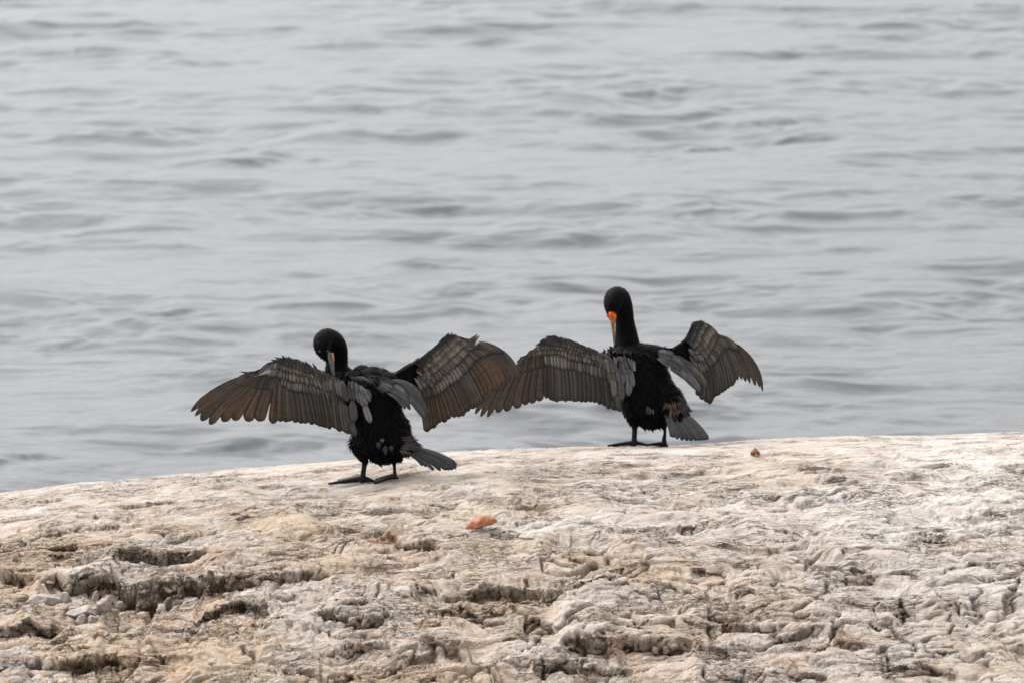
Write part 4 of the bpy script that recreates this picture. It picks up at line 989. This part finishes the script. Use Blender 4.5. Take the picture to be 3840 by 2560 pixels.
# =================================================================== SMALL THINGS ON THE ROCK
def crab(name, px, py, length, wid, rotz, tilt, crumple, label):
    p = hit(px, py); z = surf_z(p[0], p[1])
    root = bpy.data.objects.new(name, None); COL.objects.link(root)
    root.location = (p[0], p[1], z + (.017 if not crumple else .004)); root.rotation_euler = (tilt, -.22 if not crumple else 0, rotz)
    tag(root, label, "crab shell")
    nu, nv = 28, 14; V = []; 
    for top in (1, 0):
        for i in range(nu):
            u = -1 + 2 * i / (nu - 1); w = wid * (1 - abs(u) ** 1.7) ** .8 + .0006
            for j in range(nv):
                v = -1 + 2 * j / (nv - 1)
                h = (1 - u * u) ** .6 * (1 - v * v) ** .6 * wid * (.30 if not crumple else .22)
                h += .0022 * math.sin(u * 9) * math.cos(v * 5) * (1 - u * u) + crumple * .006 * math.sin(u * 13 + v * 7)
                tooth = .0014 * (i % 2) if j in (0, nv - 1) else 0
                V.append((u * length / 2, v * w * .5 + (tooth if v < 0 else -tooth) * 0, (h if top else h - .0016) + .014 * (1 - abs(u))))
    V = np.array(V); F = grid_faces(nu, nv); n = nu * nv
    rim = []
    idx = [(i, 0) for i in range(nu)] + [(nu - 1, k) for k in range(1, nv)] + [(i, nv - 1) for i in range(nu - 2, -1, -1)] + [(0, k) for k in range(nv - 2, 0, -1)]
    ii = [a * nv + b for a, b in idx]
    for a, b in zip(ii, ii[1:] + ii[:1]): rim.append((b, a, a + n, b + n))
    link("carapace", mesh_np("carapace", V, np.concatenate([F, F[:, ::-1] + n, np.array(rim)])), M_CRAB, root)
    # under-rim curling down, with a notch where the face was
    V = []; ks = 22; gap = []
    for k in range(ks):
        u = -.92 + 1.84 * k / (ks - 1); w = wid * (1 - abs(u) ** 1.7) ** .8
        depth = .016 * (1 - abs(u) ** 2) * (.25 if .12 < u < .42 else 1)
        for j in range(4):
            f = j / 3
            V.append((u * length / 2, -w * .5 + f * .006 * (1 + f), .014 * (1 - abs(u)) - f * depth))
    me = mesh_np("under_rim", np.array(V), grid_faces(ks, 4)); o = link("under_rim", me, M_CRABD, root)
    md = o.modifiers.new("t", 'SOLIDIFY'); md.thickness = .0014
    for s in (.1, .28):
        bm = bmesh.new(); bmesh.ops.create_uvsphere(bm, u_segments=8, v_segments=6, radius=.0022); me = bpy.data.meshes.new("eye_socket"); bm.to_mesh(me); bm.free()
        o = link("eye_socket", me, M_WHITE if s < .2 else M_CRAB, root); o.location = (s * length, -wid * .42, .014)
    return root
crab("crab_shell", 1806, 1988, .112, .060, math.radians(6), math.radians(24), 0, "empty orange crab shell with pointed ends lying in the middle of the rock")
crab("crab_shell", 2832, 1706, .034, .024, math.radians(-8), math.radians(10), 1, "small crumpled reddish crab shell near the crest, right of the second cormorant")

def stone(px, py, wpx, hpx, mat, label, seed, group=None, flat=.7, tilt=0.0):
    p = hit(px, py + hpx * .45)
    s = PXM * (20 + p[1])
    bm = bmesh.new(); bmesh.ops.create_icosphere(bm, subdivisions=4, radius=1.0)
    r = random.Random(seed)
    planes = [(Vector((r.gauss(0, 1), r.gauss(0, 1), r.gauss(0, 1))).normalized(), r.uniform(.55, .82)) for _ in range(15)]
    for v in bm.verts:
        d = v.co.normalized(); k = 1.0
        for n_, h in planes:
            q = d.dot(n_)
            if q > 0: k = min(k, h / q)
        k += .012 * math.sin(d.x * 17 + seed) * math.cos(d.z * 13 + d.y * 11)
        k *= 1 + .035 * mnoise.noise(d * 3.1 + Vector((seed, 0, 0))) + .02 * mnoise.noise(d * 9 + Vector((0, seed, 0)))
        v.co = Vector((d.x * wpx * s * .66, d.y * max(wpx, hpx) * s * .5, d.z * hpx * s * flat)) * k
    bmesh.ops.rotate(bm, verts=bm.verts, cent=(0, 0, 0), matrix=Matrix.Rotation(tilt, 3, 'Y'))
    me = bpy.data.meshes.new("loose_stone"); bm.to_mesh(me); bm.free()
    for f in me.polygons: f.use_smooth = False
    o = link("loose_stone", me, mat)
    o.location = (p[0], p[1] + .005, p[2] + hpx * s * .08)
    tag(o, label, "stone", group)
    return o
G = "loose stones lying in the crack at the lower left"
stone(190, 2238, 125, 52, M_STONEW, "long pale quartz slab lying at the left end of the crack", 1, G, .6, .12)
stone(243, 2234, 42, 52, M_STONEW, "upright pale block against the right end of the long slab", 2, G)
stone(357, 2229, 26, 56, M_STONEW, "narrow upright pale stone leaning at the top of the pile", 3, G, .8, .1)
stone(386, 2248, 52, 66, M_STONEW, "tall pale stone leaning beside the big brown ledge block", 4, G, .8, .35)
stone(441, 2256, 70, 44, M_STONEW, "rounded grey-white stone at the foot of the big brown ledge", 5, G)
stone(305, 2278, 112, 50, M_STONEW, "broad flat grey stone in the middle of the pile", 6, G, .6, -.05)
stone(305, 2312, 46, 42, M_STONEW, "small faceted pale stone in front of the broad flat one", 7, G)
stone(346, 2310, 40, 44, M_STONEW, "small pale stone right of the faceted one, lowest in the pile", 8, G)
stone(424, 2286, 44, 28, M_STONET, "small orange-stained stone below the rounded grey-white one", 9, G)
stone(190, 2178, 36, 12, M_STONET, "thin flat tan stone lying above the long slab", 12, G)
stone(313, 2245, 13, 22, M_WHITE, "tiny white shell shard standing in the dark gap of the pile", 10)
stone(264, 2246, 16, 18, M_WHITE, "tiny white shell shard beside the upright pale block", 11)
stone(526, 2134, 24, 17, M_STONET, "small round tan pebble under the upper brown ledge", 13)
stone(744, 2146, 14, 9, M_WHITE, "small white pebble on the lip of the big ledge", 14)
stone(2090, 2425, 30, 26, M_STONEW, "small pale pebble left of the round boulder knob at lower centre", 15)
stone(2500, 2425, 38, 28, M_STONET, "tan stone wedged in the dark crack at lower right of centre", 16)
stone(2455, 2430, 24, 30, M_STONET, "rusty brown pebble wedged left of the tan stone in the crack", 17)
print("TOTAL TRIS", sum(sum(len(p.vertices) - 2 for p in o.data.polygons) if len(o.data.polygons) < 100000 else len(o.data.polygons) * 2 for o in bpy.data.objects if o.type == 'MESH'))
